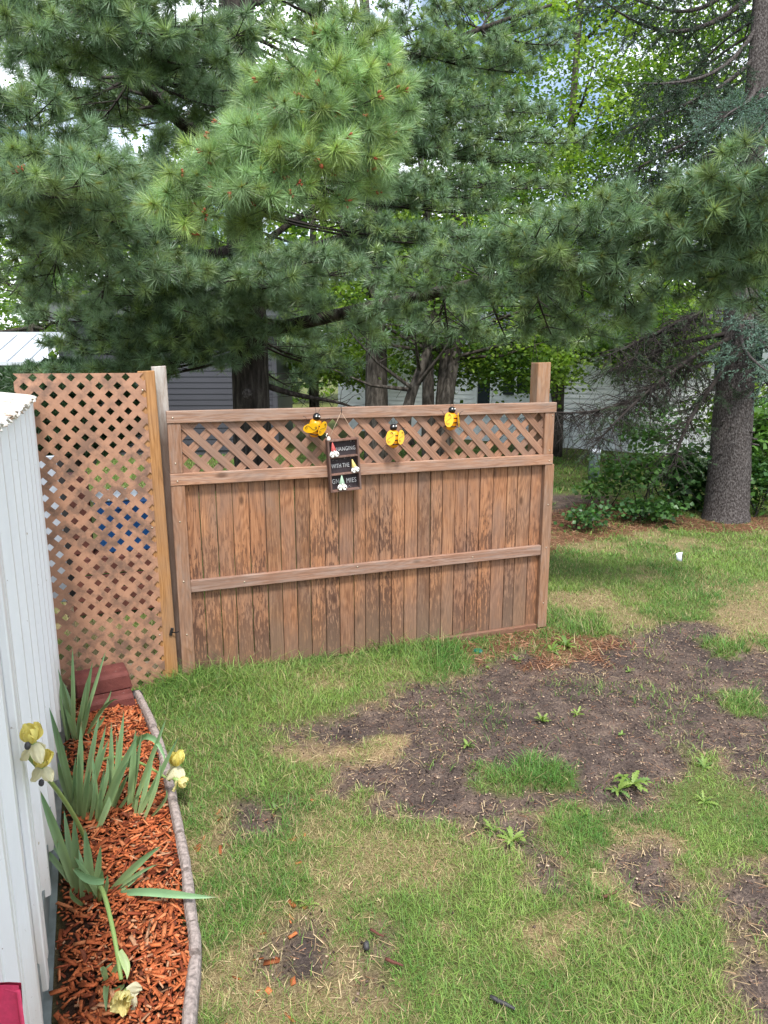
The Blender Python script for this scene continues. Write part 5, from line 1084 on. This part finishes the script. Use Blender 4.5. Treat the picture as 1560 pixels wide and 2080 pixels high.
shrub(1545, 980, 8.6, (.35, .3, .28), 34, .08, DG, 'dark low shrub right of the spruce foot', 4)
shrub(1320, 1030, 8.3, (.42, .25, .07), 30, .07, DG, 'ground hugging leafy plants left of the spruce foot', 2)
shrub(1195, 1045, 7.9, (.28, .2, .06), 16, .06, DG, 'small ground hugging leafy patch on the needle bed', 2)
shrub(1330, 870, 9.6, (.6, .4, .35), 34, .08, MG, 'bright leaves of a shrub below the dead spruce branches', 3)
def arborvitae(px, py, d, rad, label):
    c = at(px, py, d); base = np.array([c[0], c[1], 0.]); e = empty('evergreen_shrub', tuple(base)); tag(e, label, 'shrub', 'dark evergreens behind the lattice')
    MB().tube([(0, 0, -.05), (0, 0, c[2])], [.05, .03], 8).build('stem', M['twig'], e)
    d_ = nrm(RNG.normal(0, 1, (900, 3))); P = c + d_ * (RNG.uniform(.5, 1, 900) ** .5)[:, None] * np.array(rad); cl = np.tile(np.array([.05, .095, .04]), (900, 1)) * RNG.uniform(.6, 1.4, 900)[:, None]
    V, T, Cl = needles(P, nrm(d_ + np.array([0, -.3, .2])), np.full(900, .10), 44, .012, cl * .8, cl, .1, 1.4, .05); o = link('foliage', npmesh('foliage', V - base, T, Cl), M['needle'], e); o['kind'] = 'stuff'
arborvitae(150, 830, 7.6, (.75, .6, .55), 'dark green evergreen shrub behind the tan lattice top')
arborvitae(40, 850, 8.6, (.7, .6, .6), 'evergreen shrub below the far white metal roof')

# ---------------------------------------------------------------- buildings
def lap_wall(x0, x1, z0, z1, pitch, y=0, dep=.014):
    vs = []; fs = []; z = z0
    while z < z1 - 1e-6:
        zt = min(z + pitch, z1); b = len(vs); vs += [(x0, y - dep, z), (x1, y - dep, z), (x1, y, zt), (x0, y, zt), (x0, y, z), (x1, y, z)]; fs += [(b, b + 1, b + 2, b + 3), (b + 4, b + 5, b + 1, b)]; z = zt
    return MB().add(vs, fs)
# dark grey house left
c = at(565, 850, 14.2); H = empty('grey_house', (c[0], c[1], 0), .04); tag(H, 'dark grey sided house behind the pine trunk', 'house')
lap_wall(-4.2, -.09, .1, 2.75, .112).build('siding', M['dark_siding'], H)
MB().box(-.088, .0, -.02, .06, .05, 2.75).build('corner_trim', M['dark_trim'], H); MB().box(-4.2, -.01, .01, 3.5, 0, 2.74).build('wall', M['dark_trim'], H)
MB().add([(-4.4, -.35, 2.70), (.25, -.35, 2.70), (.25, 1.8, 3.5), (-4.4, 1.8, 3.5), (.25, 3.8, 2.7), (-4.4, 3.8, 2.7)], [(0, 1, 2, 3), (3, 2, 4, 5), (0, 3, 5), (1, 4, 2)]).build('roof', M['shingle'], H)
MB().box(-4.4, .25, -.352, -.33, 2.60, 2.695).build('fascia', M['dark_trim'], H)
# white house right
P0 = gr(1124, 907); P1 = gr(1445, 933); hd = nrm(P1[:2] - P0[:2]); hang = math.atan2(hd[1], hd[0])
H = empty('white_house', (P0[0], P0[1], 0), hang); tag(H, 'long white sided house with ribbed skirting beyond the trees', 'house')
lap_wall(-6.5, 6.0, .66, 2.6, .105).build('siding', M['white_siding'], H); MB().box(-6.49, 6, .012, 4.2, -.05, 2.59).build('wall', M['white_siding'], H)
mb = MB(); x = -6.5
while x < 6.0: mb.box(x, x + .05, -.012, 0., -.02, .585); mb.box(x + .05, x + .15, -.003, .0, -.02, .585); x += .15
mb.build('skirting', M['skirting'], H); MB().box(-6.5, 6, -.03, .0, .588, .655).build('belt_trim', M['white_siding'], H)
MB().add([(-6.8, -.4, 2.55), (6.3, -.4, 2.55), (6.3, 2.1, 3.1), (-6.8, 2.1, 3.1), (6.3, 4.6, 2.55), (-6.8, 4.6, 2.55)], [(0, 1, 2, 3), (3, 2, 4, 5), (0, 3, 5), (1, 4, 2)]).build('roof', M['shingle'], H)
def win(px, py, wv, hv, shut=(-1, 1)):
    n = np.array([hd[1], -hd[0], 0]); q = hit(px, py, P0, n); s = float((q[:2] - P0[:2]) @ hd); f = empty('window', (s, -.02, q[2]), 0, H)
    MB().box(-wv / 2, wv / 2, -.002, .01, -hv / 2, hv / 2).build('pane', M['glass'], f)
    m = MB()
    for a in ((-wv / 2 - .05, -wv / 2), (wv / 2, wv / 2 + .05)): m.box(a[0], a[1], -.03, .01, -hv / 2 - .05, hv / 2 + .05)
    m.box(-wv / 2, wv / 2, -.029, .01, hv / 2, hv / 2 + .05); m.box(-wv / 2, wv / 2, -.029, .01, -hv / 2 - .05, -hv / 2); m.box(-wv / 2, wv / 2, -.025, .005, -.02, .02); m.build('frame', M['white_siding'], f)
    for s_ in shut: xx = s_ * (wv / 2 + .2); MB().box(xx - .14, xx + .14, -.035, -.002, -hv / 2 - .05, hv / 2 + .05).build('shutter', M['shutter'], f, bevel=.006)
win(1085, 748, .8, 1.1); win(1500, 735, .8, 1.1, ()); win(985, 770, .35, 1.3, ())
m = MB(); m.box(-.12, .12, -.14, 0, -.16, .16); m.lathe([(.08, -.02), (.08, .05), (.05, .07)], 12, (0, -.16, .05)); m.tube([(.08, -.05, -.16), (.08, -.05, -.5)], .02, 6)
q = hit(1136, 885, P0, np.array([hd[1], -hd[0], 0])); m.build('electric_meter', M['pedestal'], H, (float((q[:2] - P0[:2]) @ hd), -.035, float(q[2])), bevel=.01)
# white roofed shed far left
c = at(40, 735, 10.5); H = empty('garden_shed', (c[0], c[1], 0), .05); tag(H, 'shed with a white sheet metal roof at the far left', 'shed')
z0_ = float(c[2]); MB().box(-2.2, .22, .15, 2.2, 0, z0_ + .05).build('wall', M['dark_siding'], H)
mb = MB(); n = 40; xs = np.linspace(-2.4, .30, n)
mb.add([(x, 0, z0_) for x in xs] + [(x, 1.1, z0_ + .42) for x in xs], [(i, i + 1, n + i + 1, n + i) for i in range(n - 1)]); o = mb.build('roof', M['white_roof'], H)
for x in np.arange(-2.3, .28, .30): MB().add([(x, -.002, z0_ + .006), (x + .03, -.002, z0_ + .006), (x + .03, 1.1, z0_ + .43), (x, 1.1, z0_ + .43), (x, -.002, z0_ + .03), (x + .03, -.002, z0_ + .03), (x + .03, 1.1, z0_ + .45), (x, 1.1, z0_ + .45)], [(4, 5, 6, 7), (0, 1, 5, 4), (1, 2, 6, 5), (3, 0, 4, 7)]).build('roof_rib', M['white_roof'], H)
MB().box(-2.4, .30, 1.06, 1.16, z0_ + .40, z0_ + .47).build('ridge_cap', M['white_roof'], H); MB().box(-2.4, .30, -.006, .002, z0_ - .05, z0_ + .004).build('fascia', M['white_roof'], H)
# utility pedestal
p = gr(1205, 975); e = empty('utility_pedestal', tuple(p)); tag(e, 'short round grey utility pedestal standing in the back lawn', 'pedestal')
MB().lathe([(.085, -.02), (.085, .44), (.08, .45)], 18).build('tube', M['pedestal'], e); MB().lathe([(.092, 0), (.092, .05), (.07, .065), (.01, .068)], 18).build('cap', M['flag'], e, (0, 0, .43)); MB().box(-.03, .03, -.1, -.084, .2, .3).build('label_plate', M['galv'], e)
